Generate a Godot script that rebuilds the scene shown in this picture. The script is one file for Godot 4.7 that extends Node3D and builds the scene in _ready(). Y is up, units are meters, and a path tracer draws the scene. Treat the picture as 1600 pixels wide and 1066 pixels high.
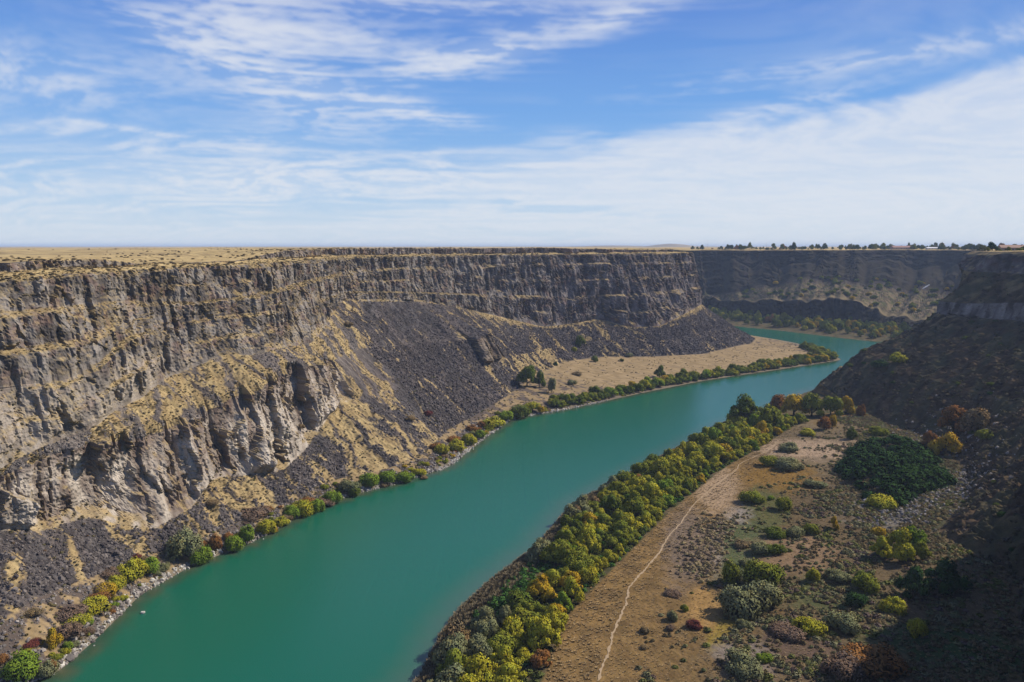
extends Node3D

# ---------------------------------------------------------------- noise shared by everything
class Noises:
	var n2: FastNoiseLite
	var n5: FastNoiseLite
	var n14: FastNoiseLite
	var n40: FastNoiseLite
	var n120: FastNoiseLite
	var cell: FastNoiseLite
	var cell7: FastNoiseLite
	var ridge: FastNoiseLite
	func one(s: int, wave: float, octaves: int, kind := FastNoiseLite.TYPE_SIMPLEX) -> FastNoiseLite:
		var n := FastNoiseLite.new()
		n.seed = s
		n.noise_type = kind
		n.frequency = 1.0 / wave
		n.fractal_type = FastNoiseLite.FRACTAL_FBM if octaves > 1 else FastNoiseLite.FRACTAL_NONE
		n.fractal_octaves = octaves
		return n
	func _init() -> void:
		n2 = one(11, 2.2, 1)
		n5 = one(12, 5.0, 2)
		n14 = one(13, 14.0, 3)
		n40 = one(14, 40.0, 3)
		n120 = one(15, 120.0, 2)
		ridge = one(16, 13.0, 2)
		for k in 2:
			var c := one(17 + k, 2.4 if k == 0 else 6.5, 1, FastNoiseLite.TYPE_CELLULAR)
			c.cellular_distance_function = FastNoiseLite.DISTANCE_EUCLIDEAN
			c.cellular_return_type = FastNoiseLite.RETURN_CELL_VALUE
			c.cellular_jitter = 0.9
			if k == 0: cell = c
			else: cell7 = c


static func lerp_table(t: PackedFloat32Array, a: float, width: int, k: int) -> float:
	var n := t.size() / width
	if a <= t[0]: return t[k]
	if a >= t[(n - 1) * width]: return t[(n - 1) * width + k]
	var lo := 0
	var hi := n - 1
	while hi - lo > 1:
		var m := (lo + hi) / 2
		if t[m * width] <= a: lo = m
		else: hi = m
	var f: float = (a - t[lo * width]) / maxf(t[hi * width] - t[lo * width], 1e-5)
	return lerpf(t[lo * width + k], t[hi * width + k], f)


# ---------------------------------------------------------------- a terrain sheet lofted between feature lines
class Loft:
	enum {BENCH, TALUS, BASALT, RHYOLITE, PLATEAU, FLOOR, SCRUB, PALE, FOREST, FARWALL, TERRACE}
	var nz: Noises
	var stations: PackedFloat32Array
	var lines: Array[PackedVector3Array] = []
	var outward: PackedVector3Array            # towards the river, per station
	var segs := []                              # [rows, type, grass table, bias of row spacing]
	var first_row := PackedInt32Array()
	var rows := 0
	var verts: Array = []
	var tints: Array = []
	var spots := []                             # painted ground: [x, z, rx, rz, turn, colour, softness]

	func smooth_lines(reach: int) -> void:
		for k in lines.size():
			var src := lines[k]
			var dst := src.duplicate()
			var n := src.size()
			for j in n:
				var sum := Vector3.ZERO
				var c := 0
				for i in range(maxi(0, j - reach), mini(n - 1, j + reach) + 1):
					sum += src[i]
					c += 1
				dst[j] = sum / c
			lines[k] = dst

	func from_axis(tables: Array) -> void:      # tables of (a, b, y) along the canyon's axis
		outward.resize(stations.size())
		for t: PackedFloat32Array in tables:
			var l := PackedVector3Array()
			l.resize(stations.size())
			for j in stations.size():
				var a := stations[j]
				var b: float = Main.lerp_table(t, a, 3, 1)
				l[j] = Vector3(0.6 * a - 0.8 * b, Main.lerp_table(t, a, 3, 2), -0.8 * a - 0.6 * b)
			lines.append(l)

	func build(towards_b: float) -> void:
		rows = 1
		first_row.clear()
		for s in segs:
			first_row.append(rows - 1)
			rows += int(s[0])
		first_row.append(rows - 1)
		var n := stations.size()
		if towards_b != 0.0:
			for j in n: outward[j] = Vector3(0.8, 0, 0.6) * towards_b
		verts.resize(n)
		tints.resize(n)
		var job := WorkerThreadPool.add_group_task(column, n)
		WorkerThreadPool.wait_for_group_task_completion(job)

	func cliff_depth(a: float, y: float, kind: int, fine: float) -> float:
		if kind == RHYOLITE:
			var wob := 5.0 * nz.n40.get_noise_2d(a * 1.3, y) + 1.2 * nz.n5.get_noise_2d(a, y)
			var blocks := nz.cell7.get_noise_2d((a + wob) * 0.42, y * 0.13)          # big buttresses
			var slabs := nz.cell7.get_noise_2d((a + wob) * 1.05 + 80.0, y * 0.36)
			var chips := nz.cell.get_noise_2d(a * 0.9 + wob, y * 0.55)
			var crack := maxf(0.0, 1.0 - absf(nz.n14.get_noise_2d(a * 1.3 + wob * 0.5, y * 0.12 + 60.0)) * 7.0)
			crack *= clampf(0.5 + 1.6 * nz.n40.get_noise_2d(a * 1.2 + 400.0, y * 0.8), 0.0, 1.0)
			var d := blocks * 5.4 + slabs * 1.6 + chips * 0.5 - crack * 4.2 + nz.n40.get_noise_2d(a * 0.9 + 50.0, y * 0.4) * 8.5
			return d + nz.n14.get_noise_2d(a, y * 0.8 + 90.0) * 1.4 + nz.n2.get_noise_2d(a, y) * 0.3
		if kind == FARWALL:
			return nz.n40.get_noise_2d(a * 0.6, y * 1.6) * 5.0 + nz.cell7.get_noise_2d(a * 0.5, y * 0.6) * 1.8 + nz.n14.get_noise_2d(a * 0.7, y * 1.8) * 2.0 + nz.n5.get_noise_2d(a, y) * 0.5
		var big := nz.n40.get_noise_2d(a, y * 0.3) * 4.6
		var but := (0.6 - absf(nz.n14.get_noise_2d(a * 1.0 + 20.0, y * 0.4)) * 2.2) * 1.1
		var shift := 0.9 * nz.n5.get_noise_2d(a, y)
		var c := nz.cell.get_noise_2d(a + shift, y * 0.13)
		var c2 := nz.cell7.get_noise_2d(a + shift, y * 0.22)
		var c3 := nz.cell7.get_noise_2d(a * 0.5 + 40.0, y * 0.7)
		return big + but + (c * 0.85 + c2 * 1.5 + c3 * 0.8) * fine + nz.n5.get_noise_2d(a, y * 0.9 + 11.0) * 0.35 + nz.n2.get_noise_2d(a, y) * 0.25

	func column(j: int) -> void:
		var a := stations[j]
		var o := outward[j]
		var v := PackedVector3Array()
		var c := PackedColorArray()
		var kind := PackedInt32Array()
		var part := PackedFloat32Array()        # how far up within its segment
		var grassy := PackedFloat32Array()
		v.resize(rows)
		c.resize(rows)
		kind.resize(rows)
		part.resize(rows)
		grassy.resize(rows)
		var left_over := 0.0
		for i in segs.size():
			var n: int = segs[i][0]
			var type: int = segs[i][1]
			var p0 := lines[i][j]
			var p1 := lines[i + 1][j]
			var g: float = Main.lerp_table(segs[i][2], a, 2, 1)
			var power: float = segs[i][3]
			var last := 1 if i == segs.size() - 1 else 0
			if type == RHYOLITE and p1.y - p0.y < 1.25 * Vector2(p1.x - p0.x, p1.z - p0.z).length():
				type = TALUS                      # the lower cliff is buried under its scree here
			var d := 0.0
			var tiers := clampf(roundf((p1.y - p0.y) / (13.0 if a < 600.0 or a > 2000.0 else 24.0)), 1.0, 4.0)
			var carry := left_over if a < 2000.0 else 0.0
			for r in n + last:
				var t := pow(float(r) / n, power)
				var p := p0.lerp(p1, t)
				var fade := clampf(1.0 - t * (3.0 if type != PLATEAU else 1.0), 0.0, 1.0)
				d = carry * fade
				if type == BASALT or type == RHYOLITE or type == PALE or type == FARWALL:
					if type == BASALT or type == FARWALL:
						var w := clampf(0.62 + 0.9 * nz.n40.get_noise_2d(a * 0.5 + 70.0, i * 40.0), 0.0, 1.0)
						var tt := clampf(t + 0.05 * nz.n40.get_noise_2d(a * 0.6, i * 31.0) * sin(t * PI), 0.0, 0.9999) * tiers
						var kf := floorf(tt)
						var f := tt - kf
						var up := minf(f / 0.72, 1.0) * 0.9 + maxf(0.0, (f - 0.72) / 0.28) * 0.1
						var back := minf(f / 0.72, 1.0) * 0.2 + maxf(0.0, (f - 0.72) / 0.28) * 0.8
						var q := p0.lerp(p1, lerpf(t, (kf + back) / tiers, w))
						q.y = lerpf(p.y, lerpf(p0.y, p1.y, (kf + up) / tiers), w)
						p = q
					var ramp := minf(1.0, t * 7.0)
					var full := cliff_depth(a, p.y, type, 1.0)
					d = lerpf(d, full, ramp)
				elif type == TALUS or type == SCRUB or type == TERRACE:
					var bump := nz.n5.get_noise_2d(p.x, p.z) * (1.3 if type == SCRUB else 0.7) + nz.n14.get_noise_2d(p.x, p.z) * (2.6 if type == SCRUB else 1.4)
					var gully := nz.n40.get_noise_2d(a * 1.3, 7.0) * 2.5 * sin(t * PI)
					p.y += (bump + (gully if a < 2000.0 else 0.0)) * minf(1.0, minf(t, 1.0 - t) * 8.0 + 0.15)
				elif type == PLATEAU:
					p.y += (nz.n14.get_noise_2d(p.x, p.z) * 0.5 + nz.n120.get_noise_2d(p.x, p.z) * 1.6 + nz.n120.get_noise_2d(p.x * 0.2, p.z * 0.2) * 5.0 * smoothstep(700.0, 2500.0, Vector2(p.x, p.z).length())) * minf(1.0, t * 4.0)
				else:
					p.y += (nz.n5.get_noise_2d(p.x, p.z) * 0.13 + nz.n40.get_noise_2d(p.x, p.z) * 0.7) * minf(1.0, minf(t, 1.0 - t) * 5.0 + 0.1)
				p += o * d
				var at := first_row[i] + r
				v[at] = p
				kind[at] = type
				part[at] = t
				grassy[at] = g
			left_over = d
		for r in rows:
			var lo := v[maxi(r - 1, 0)]
			var hi := v[mini(r + 1, rows - 1)]
			var run := Vector2(hi.x - lo.x, hi.z - lo.z).length()
			var rise := absf(hi.y - lo.y)
			c[r] = paint(a, v[r], kind[r], part[r], grassy[r], rise / maxf(run + rise, 0.001))
		verts[j] = v
		tints[j] = c

	func paint(a: float, p: Vector3, type: int, t: float, g: float, steep: float) -> Color:
		var fine := nz.n2.get_noise_2d(p.x * 0.8 + p.y, p.z * 0.8)
		var mid := nz.n14.get_noise_2d(p.x + 31.0, p.z + p.y * 0.7)
		var wide := nz.n40.get_noise_2d(p.x + 500.0, p.z + p.y)
		var straw := Color(0.37, 0.285, 0.145).lerp(Color(0.265, 0.195, 0.098), clampf(0.5 + 0.9 * mid + 0.5 * fine, 0.0, 1.0)) * (0.93 + 0.30 * fine + 0.16 * nz.n5.get_noise_2d(p.x + 9.0, p.z))
		var out: Color
		var alpha := 0.0                       # how bouldery the spot is
		match type:
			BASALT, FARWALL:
				var cv := nz.cell.get_noise_2d(a + 0.9 * nz.n5.get_noise_2d(a, p.y), p.y * 0.13)
				var k := clampf(0.38 + 0.75 * nz.n40.get_noise_2d(a * 1.4, p.y * 1.6 + 200.0) + 0.32 * cv + 0.3 * nz.n5.get_noise_2d(a, p.y * 0.5), 0.0, 1.0)
				out = Color(0.072, 0.063, 0.059).lerp(Color(0.245, 0.222, 0.202), k)
				out = out.lerp(Color(0.17, 0.10, 0.08), clampf(nz.n14.get_noise_2d(a * 0.7 + 900.0, p.y) * 1.6 - 0.35, 0.0, 0.4))
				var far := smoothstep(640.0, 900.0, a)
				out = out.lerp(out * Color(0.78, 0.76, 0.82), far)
				if a < 300.0 and type == BASALT:   # rough pale rock low on the near wall
					var pale := smoothstep(96.0, 82.0, p.y) * smoothstep(300.0, 190.0, a) * clampf(0.75 + 0.8 * wide, 0.0, 1.0)
					out = out.lerp(Color(0.30, 0.262, 0.222) * (1.0 + 0.35 * cv), pale * 0.85)
				var ledge := smoothstep(0.62, 0.46, steep) * smoothstep(-0.45, 0.05, nz.n14.get_noise_2d(p.x * 1.3, p.z * 1.3) + 0.15 + 0.25 * fine)
				if type == BASALT: out = out.lerp(straw, ledge * 0.85)
				if type == BASALT:                 # tufts caught in the cracks
					var tufts := smoothstep(0.05, 0.4, nz.n5.get_noise_2d(p.x * 1.3 + 77.0, p.y * 2.0) + 0.9 * wide - 0.05) * smoothstep(0.97, 0.7, steep) * smoothstep(720.0, 420.0, a)
					out = out.lerp(Color(0.27, 0.20, 0.085), tufts * 0.34)
				else:
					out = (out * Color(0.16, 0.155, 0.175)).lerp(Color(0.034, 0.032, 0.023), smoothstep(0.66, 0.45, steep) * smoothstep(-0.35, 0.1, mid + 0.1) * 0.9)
			RHYOLITE:
				var blk := nz.cell7.get_noise_2d(a * 0.42, p.y * 0.13)
				var k2 := clampf(0.58 + 0.12 * blk + 0.8 * nz.n14.get_noise_2d(a * 0.9, p.y * 0.25) + 0.3 * nz.n5.get_noise_2d(a, p.y * 0.6), 0.0, 1.0)
				out = Color(0.145, 0.113, 0.094).lerp(Color(0.40, 0.355, 0.305), k2)
				out = out.lerp(Color(0.12, 0.085, 0.07), smoothstep(0.72, 1.0, t + 0.15 * mid) * 0.75)
				out *= 1.0 + 0.18 * nz.cell7.get_noise_2d(a, p.y)
				if a > 500.0: out *= Color(0.46, 0.43, 0.42)    # the dark outcrop amid the scree
				out = out.lerp(straw, smoothstep(0.55, 0.42, steep) * smoothstep(-0.3, 0.1, mid + 0.2) * 0.85)
			PALE:
				var k3 := clampf(0.5 + 0.9 * nz.n14.get_noise_2d(a * 1.5, p.y * 0.3), 0.0, 1.0)
				out = Color(0.07, 0.058, 0.052).lerp(Color(0.29, 0.255, 0.235), k3)
			TALUS:
				var along := a + 9.0 * nz.n40.get_noise_2d(p.x, p.z)
				var band := clampf((g - 1.0) / 9.0, 0.0, 1.0)
				if g > 1.0: g = 0.14
				var streak := nz.n14.get_noise_2d(along * 1.1, t * 2.6 + 40.0) * 1.05 + 0.22 * nz.n5.get_noise_2d(p.x * 1.2, p.z * 1.2) + 0.5 * wide
				var lim := 0.78 - 1.55 * g
				var on := smoothstep(lim - 0.16, lim + 0.20, streak + 0.25 * fine)
				on = maxf(on, band * smoothstep(0.60, 0.86, t + 0.22 * mid + 0.1 * fine))
				var rock := Color(0.064, 0.058, 0.058).lerp(Color(0.13, 0.113, 0.102), smoothstep(460.0, 380.0, a) * smoothstep(45.0, 60.0, p.y)).lerp(Color(0.086, 0.073, 0.069), clampf(0.4 + wide, 0.0, 1.0)) * (1.0 + 0.35 * fine)
				rock *= 1.0 + 0.55 * nz.n14.get_noise_2d(along * 1.6 + 700.0, t * 2.0)
				out = rock.lerp(straw, on * 0.95)
				alpha = 1.0 - on
			SCRUB:
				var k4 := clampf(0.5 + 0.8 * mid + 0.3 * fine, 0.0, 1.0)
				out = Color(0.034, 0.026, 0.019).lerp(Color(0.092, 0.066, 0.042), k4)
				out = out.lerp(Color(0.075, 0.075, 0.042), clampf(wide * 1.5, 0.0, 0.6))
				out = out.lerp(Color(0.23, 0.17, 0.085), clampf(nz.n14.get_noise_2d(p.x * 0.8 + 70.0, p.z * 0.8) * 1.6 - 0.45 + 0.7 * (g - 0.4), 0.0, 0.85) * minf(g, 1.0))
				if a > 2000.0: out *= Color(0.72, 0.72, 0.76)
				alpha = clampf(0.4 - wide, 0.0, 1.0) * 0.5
			PLATEAU:
				out = straw * Color(1.32, 1.32, 1.28)
				var scrubby := smoothstep(0.18, 0.42, nz.n120.get_noise_2d(p.x * 0.6, p.z * 1.2) * 0.6 + nz.n14.get_noise_2d(p.x * 0.6, p.z * 0.6) * 0.6)
				out = out.lerp(Color(0.13, 0.10, 0.065), scrubby * 0.45)
				if steep > 0.32: out = out.lerp(Color(0.07, 0.06, 0.055), smoothstep(0.32, 0.5, steep))
			TERRACE:
				out = Color(0.066, 0.053, 0.038).lerp(Color(0.17, 0.133, 0.082), clampf(0.45 + 1.3 * mid + 0.5 * wide, 0.0, 1.0))
				out = out.lerp(Color(0.075, 0.08, 0.035), smoothstep(0.1, 0.4, nz.n14.get_noise_2d(p.x * 0.8 + 300.0, p.z * 0.8)) * 0.8)
				out = out.lerp(Color(0.17, 0.135, 0.08), smoothstep(0.12, 0.0, t))
				out = out.lerp(Color(0.04, 0.034, 0.033), smoothstep(0.75, 1.0, t + 0.2 * mid))
			FOREST:
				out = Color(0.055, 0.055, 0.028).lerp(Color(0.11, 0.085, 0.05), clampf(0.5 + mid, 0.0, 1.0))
			BENCH:
				var dry := Color(0.285, 0.212, 0.122).lerp(Color(0.215, 0.158, 0.086), clampf(0.5 + mid, 0.0, 1.0)) * (1.0 + 0.15 * fine)
				var stony := smoothstep(0.9 - 1.4 * g, 1.1 - 1.4 * g, mid + 0.5 * wide + 0.25 * fine)
				out = Color(0.095, 0.078, 0.066).lerp(dry, stony)
				out = out.lerp(Color(0.145, 0.125, 0.098), smoothstep(2.2, 0.8, p.y) * 0.8)
				alpha = (1.0 - stony) * 0.8
			FLOOR:
				out = Color(0.200, 0.128, 0.052).lerp(Color(0.130, 0.085, 0.038), clampf(0.5 + 1.1 * mid, 0.0, 1.0))
				for s in spots:
					var dx: float = p.x - s[0]
					var dz: float = p.z - s[1]
					var cs := cos(s[4])
					var sn := sin(s[4])
					var ex: float = (dx * cs + dz * sn) / s[2]
					var ez: float = (-dx * sn + dz * cs) / s[3]
					var e := sqrt(ex * ex + ez * ez) + 0.35 * mid + 0.12 * fine
					if e < 1.3: out = out.lerp(s[5], smoothstep(1.0 + s[6], 1.0 - s[6], e))
				out *= 1.0 + 0.2 * fine
		out.a = alpha
		return out

	func mesh(r0: int, r1: int, j0 := 0, j1 := -1) -> ArrayMesh:
		var n := (stations.size() if j1 < 0 else j1) - j0
		var h := r1 - r0 + 1
		var pv := PackedVector3Array()
		var pc := PackedColorArray()
		for j in n:
			var cv: PackedVector3Array = verts[j0 + j]
			var cc: PackedColorArray = tints[j0 + j]
			pv.append_array(cv.slice(r0, r1 + 1))
			pc.append_array(cc.slice(r0, r1 + 1))
		var idx := PackedInt32Array()
		idx.resize((n - 1) * (h - 1) * 6)
		var k := 0
		for j in n - 1:
			for r in h - 1:
				var q := j * h + r
				idx[k] = q
				idx[k + 1] = q + h
				idx[k + 2] = q + 1
				idx[k + 3] = q + 1
				idx[k + 4] = q + h
				idx[k + 5] = q + h + 1
				k += 6
		var flip: bool = (pv[h] - pv[0]).cross(pv[1] - pv[0]).y > 0.0    # front faces run clockwise
		if not flip:
			for q in range(0, idx.size(), 3):
				var s := idx[q]
				idx[q] = idx[q + 1]
				idx[q + 1] = s
		var arrays := []
		arrays.resize(Mesh.ARRAY_MAX)
		arrays[Mesh.ARRAY_VERTEX] = pv
		arrays[Mesh.ARRAY_COLOR] = pc
		arrays[Mesh.ARRAY_INDEX] = idx
		var m := ArrayMesh.new()
		m.add_surface_from_arrays(Mesh.PRIMITIVE_TRIANGLES, arrays)
		return m

	func height(x: float, z: float, r0: int, r1: int) -> float:      # the ground's height at a point of the sheet
		var a := 0.6 * x - 0.8 * z
		var b := -0.8 * x - 0.6 * z
		var lo := 0
		var hi := stations.size() - 1
		while hi - lo > 1:
			var m := (lo + hi) / 2
			if stations[m] <= a: lo = m
			else: hi = m
		var cv: PackedVector3Array = verts[lo if a - stations[lo] < stations[hi] - a else hi]
		for r in range(r0, r1):
			var b0 := -0.8 * cv[r].x - 0.6 * cv[r].z
			var b1 := -0.8 * cv[r + 1].x - 0.6 * cv[r + 1].z
			if (b - b0) * (b - b1) <= 0.0:
				return lerpf(cv[r].y, cv[r + 1].y, clampf((b - b0) / (b1 - b0 if absf(b1 - b0) > 1e-4 else 1.0), 0.0, 1.0))
		return cv[r0].y if absf(b - (-0.8 * cv[r0].x - 0.6 * cv[r0].z)) < absf(b - (-0.8 * cv[r1].x - 0.6 * cv[r1].z)) else cv[r1].y


class Main:
	static func lerp_table(t: PackedFloat32Array, a: float, width: int, k: int) -> float:
		var n := t.size() / width
		if a <= t[0]: return t[k]
		if a >= t[(n - 1) * width]: return t[(n - 1) * width + k]
		var lo := 0
		var hi := n - 1
		while hi - lo > 1:
			var m := (lo + hi) / 2
			if t[m * width] <= a: lo = m
			else: hi = m
		var f: float = (a - t[lo * width]) / maxf(t[hi * width] - t[lo * width], 1e-5)
		return lerpf(t[lo * width + k], t[hi * width + k], f)


var nz := Noises.new()
var rng := RandomNumberGenerator.new()
var used := {}
var left: Loft
var right: Loft
var far: Loft
var rock_mat: StandardMaterial3D
var soil_mat: StandardMaterial3D


func numbered(called: String) -> String:
	var k: int = used.get(called, 0)
	used[called] = k + 1
	return called if k == 0 else "%s_%03d" % [called, k]


func put(called: String, mesh: Mesh, mat: Material, parent: Node = null) -> MeshInstance3D:
	var o := MeshInstance3D.new()
	o.name = called if parent else numbered(called)
	o.mesh = mesh
	if mat: o.material_override = mat
	(parent if parent else self).add_child(o, true)
	return o


func tag(o: Node, label := "", category := "", group := "", kind := "") -> void:
	for pair in [["label", label], ["category", category], ["group", group], ["kind", kind]]:
		if pair[1] != "": o.set_meta(pair[0], pair[1])


func struct(called: String, mesh: Mesh, mat: Material, label: String) -> MeshInstance3D:
	var o := put(called, mesh, mat)
	tag(o, label, "", "", "structure")
	return o


# ---------------------------------------------------------------- the sky
const CIRRUS := [   # azimuth, elevation, half length, half width (degrees), tilt, density
	[-17.0, 11.9, 7.2, 2.4, 25, 0.75],
	[-14.4, 14.6, 8.6, 1.4, 8, 0.5],
	[-2.8, 13.3, 6.2, 1.1, -12, 0.9],
	[-7.8, 9.7, 4.3, 0.7, 10, 0.85],
	[7.3, 15.7, 3.6, 0.9, -12, 0.7],
	[-23.4, 13.7, 3.3, 1.0, 20, 0.4],
	[-30.8, 10.3, 7.6, 1.9, 0, 0.3],
	[-7.3, 16.6, 14.3, 1.0, 0, 0.45],
	[23.1, 11.9, 13.4, 0.7, -5, 0.35],
	[18.8, 9.5, 7.6, 0.5, -10, 0.3],
	[-18.9, 7.0, 3.8, 0.8, -3, 0.5],
	[-17.3, 4.7, 5.3, 0.9, -8, 0.5],
	[-26.3, 7.6, 4.3, 0.2, 6, 0.4],
]
var veil_top := PackedFloat32Array([-180, 7.5, -60, 7.2, -33, 7.3, -26, 7.0, -16.8, 6.2, -12.9, 6.2, -4.6, 7.0, 1.4, 7.6, 9.2, 8.3, 13.7, 8.5, 22, 9.1, 33, 10.6, 60, 10.8, 120, 8.0, 180, 7.5])
var veil_thick := PackedFloat32Array([-180, 0.6, -60, 0.55, -33, 0.5, -22, 0.55, -14, 0.5, -8, 0.7, 0, 0.85, 10, 0.9, 22, 0.95, 33, 1.0, 60, 0.9, 120, 0.6, 180, 0.6])
const SKY_W := 4096
const SKY_H := 2048
var sky_wisp: FastNoiseLite
var sky_fine: FastNoiseLite
var sky_broad: FastNoiseLite

func sky_row(row: int, wide: int, high: int, i0: int, i1: int) -> PackedByteArray:
	var bytes := PackedByteArray()
	bytes.resize((i1 - i0) * 3)
	var el := 90.0 - (row + 0.5) / high * 180.0
	var e := deg_to_rad(el)
	var se := sin(e)
	# clear air: pale at the horizon, deep blue above
	var k := pow(clampf(1.0 - el / 90.0, 0.0, 1.0), 1.0)
	var blue := Color(0.105, 0.255, 0.72).lerp(Color(0.22, 0.46, 0.88), smoothstep(20.0, 7.0, el)).lerp(Color(0.45, 0.66, 0.90), smoothstep(10.0, 2.0, el)).lerp(Color(0.66, 0.77, 0.88), smoothstep(4.5, 0.0, el))
	blue = blue.lerp(Color(0.05, 0.13, 0.42), smoothstep(20.0, 65.0, el))
	for i in i1 - i0:
		var az := fposmod((i + i0 + 0.5) / wide * 360.0 + 180.0, 360.0) - 180.0
		var ar := deg_to_rad(az)
		var reach := 1.0 / (se + 0.16)
		var px := sin(ar) * cos(e) * reach
		var pz := -cos(ar) * cos(e) * reach
		var warp := sky_broad.get_noise_2d(px * 3.0, pz * 3.0)
		# fibres combed across the view, bent by the broad pattern
		var lean := 0.30 * sin(az * 0.09 + 0.6) + 0.5 * warp
		var fu := px * cos(lean) + pz * sin(lean)
		var fv := pz * cos(lean) - px * sin(lean)
		var wisp := sky_wisp.get_noise_2d(fu * 14.0 + warp * 6.0, fv * 34.0)
		var fine := sky_fine.get_noise_2d(fu * 34.0 + wisp * 3.0, fv * 110.0 + wisp * 5.0)
		var puff := sky_wisp.get_noise_2d(px * 70.0 + 300.0 + 4.0 * wisp, pz * 90.0)
		var tex := clampf(0.40 + 0.95 * wisp + 0.42 * fine + 0.5 * puff, 0.0, 1.5)
		var d := 0.0
		if absf(az) < 48.0 and el < 22.0:
			for c in CIRRUS:
				var dx: float = az - c[0]
				var dy: float = el - c[1]
				if absf(dx) > c[2] * 2.4 or absf(dy) > c[2] * 1.6 + 1.5: continue
				var tl := deg_to_rad(-c[4])
				var u: float = (dx * cos(tl) + dy * sin(tl)) / c[2]
				var w: float = (-dx * sin(tl) + dy * cos(tl)) / c[3]
				d += c[5] * exp(-1.1 * (u * u + w * w)) * (0.2 + 1.15 * tex)
		if el > 15.0 or absf(az) > 36.0:       # the rest of the sky: thin patches of the same cirrus
			var more := smoothstep(15.0, 24.0, el) if absf(az) < 36.0 else smoothstep(36.0, 48.0, absf(az))
			d += more * smoothstep(0.05, 0.55, sky_broad.get_noise_2d(px * 7.0 + 40.0, pz * 9.0) + 0.12) * 0.65 * tex
		var top: float = lerp_table(veil_top, az, 2, 1) + 0.9 * warp + 0.5 * wisp
		var thick: float = lerp_table(veil_thick, az, 2, 1)
		var body := smoothstep(top + 0.6, top - 1.3, el)
		var gaps := smoothstep(-0.25, 0.25, sky_broad.get_noise_2d(px * 4.0 + 9.0, pz * 10.0 + 3.0) + 0.25 + 0.25 * wisp)
		gaps = lerpf(gaps, 1.0, smoothstep(5.0, 18.0, az) * 0.75)
		d += body * thick * (0.3 + 0.7 * gaps) * lerpf(0.42 + 0.72 * tex, 0.72 + 0.35 * tex, smoothstep(-12.0, 12.0, az)) * (0.45 + 0.55 * smoothstep(0.0, 4.0, el))
		d += 0.05 * (0.5 + warp) + 0.05 * wisp
		d = clampf(d, 0.0, 1.0)
		d = 1.0 - exp(-1.7 * d)
		var c := blue.lerp(Color(0.84, 0.87, 0.93), d * 0.95)
		c = c.linear_to_srgb()
		bytes[i * 3] = clampi(int(c.r * 255.0 + 0.5), 0, 255)
		bytes[i * 3 + 1] = clampi(int(c.g * 255.0 + 0.5), 0, 255)
		bytes[i * 3 + 2] = clampi(int(c.b * 255.0 + 0.5), 0, 255)
	return bytes


func make_sky() -> Texture2D:
	sky_wisp = nz.one(31, 9.0, 4)
	sky_fine = nz.one(32, 7.0, 3)
	sky_broad = nz.one(33, 9.0, 3)
	# the whole sky coarsely, then the stretch over the canyon again at full size
	var all := PackedByteArray()
	for row in 256: all.append_array(sky_row(row, 1024, 512, 0, 1024))
	var low := PackedByteArray()
	for i in 1024: low.append_array([138, 136, 130])
	for row in 256: all.append_array(low)
	var whole := Image.create_from_data(1024, 512, false, Image.FORMAT_RGB8, all)
	whole.resize(SKY_W, SKY_H, Image.INTERPOLATE_CUBIC)
	var r0 := 760
	for i0 in [0, SKY_W - 488]:
		var part := PackedByteArray()
		for row in range(r0, SKY_H / 2): part.append_array(sky_row(row, SKY_W, SKY_H, i0, i0 + 488))
		var front := Image.create_from_data(488, SKY_H / 2 - r0, false, Image.FORMAT_RGB8, part)
		whole.blit_rect(front, Rect2i(0, 0, 488, SKY_H / 2 - r0), Vector2i(i0, r0))
	return ImageTexture.create_from_image(whole)


# ---------------------------------------------------------------- materials
func grain(s: int, wave: float, octaves: int, lo: float, hi: float, as_normal := false, bump := 4.0) -> NoiseTexture2D:
	var n := nz.one(s, wave, octaves, FastNoiseLite.TYPE_SIMPLEX_SMOOTH)
	var t := NoiseTexture2D.new()
	t.width = 512
	t.height = 512
	t.seamless = true
	t.noise = n
	t.as_normal_map = as_normal
	t.bump_strength = bump
	if not as_normal:
		var g := Gradient.new()
		g.set_color(0, Color(lo, lo, lo))
		g.set_color(1, Color(hi, hi, hi))
		t.color_ramp = g
	return t


func ground_material(s: int, metres: float, lo: float, hi: float) -> StandardMaterial3D:
	var m := StandardMaterial3D.new()
	m.vertex_color_use_as_albedo = true
	m.albedo_texture = grain(s, 60.0, 5, lo, hi)
	m.uv1_triplanar = true
	m.uv1_world_triplanar = true
	m.uv1_scale = Vector3.ONE / metres
	m.roughness = 1.0
	m.metallic_specular = 0.06
	return m


func spaced(from: float, to: float, base: float, growth: float) -> PackedFloat32Array:
	var out := PackedFloat32Array()
	var a := from
	while a < to:
		out.append(a)
		a += (base + growth * maxf(a, 0.0)) if a > 70.0 else 2.2
	out.append(to)
	return out


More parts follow.
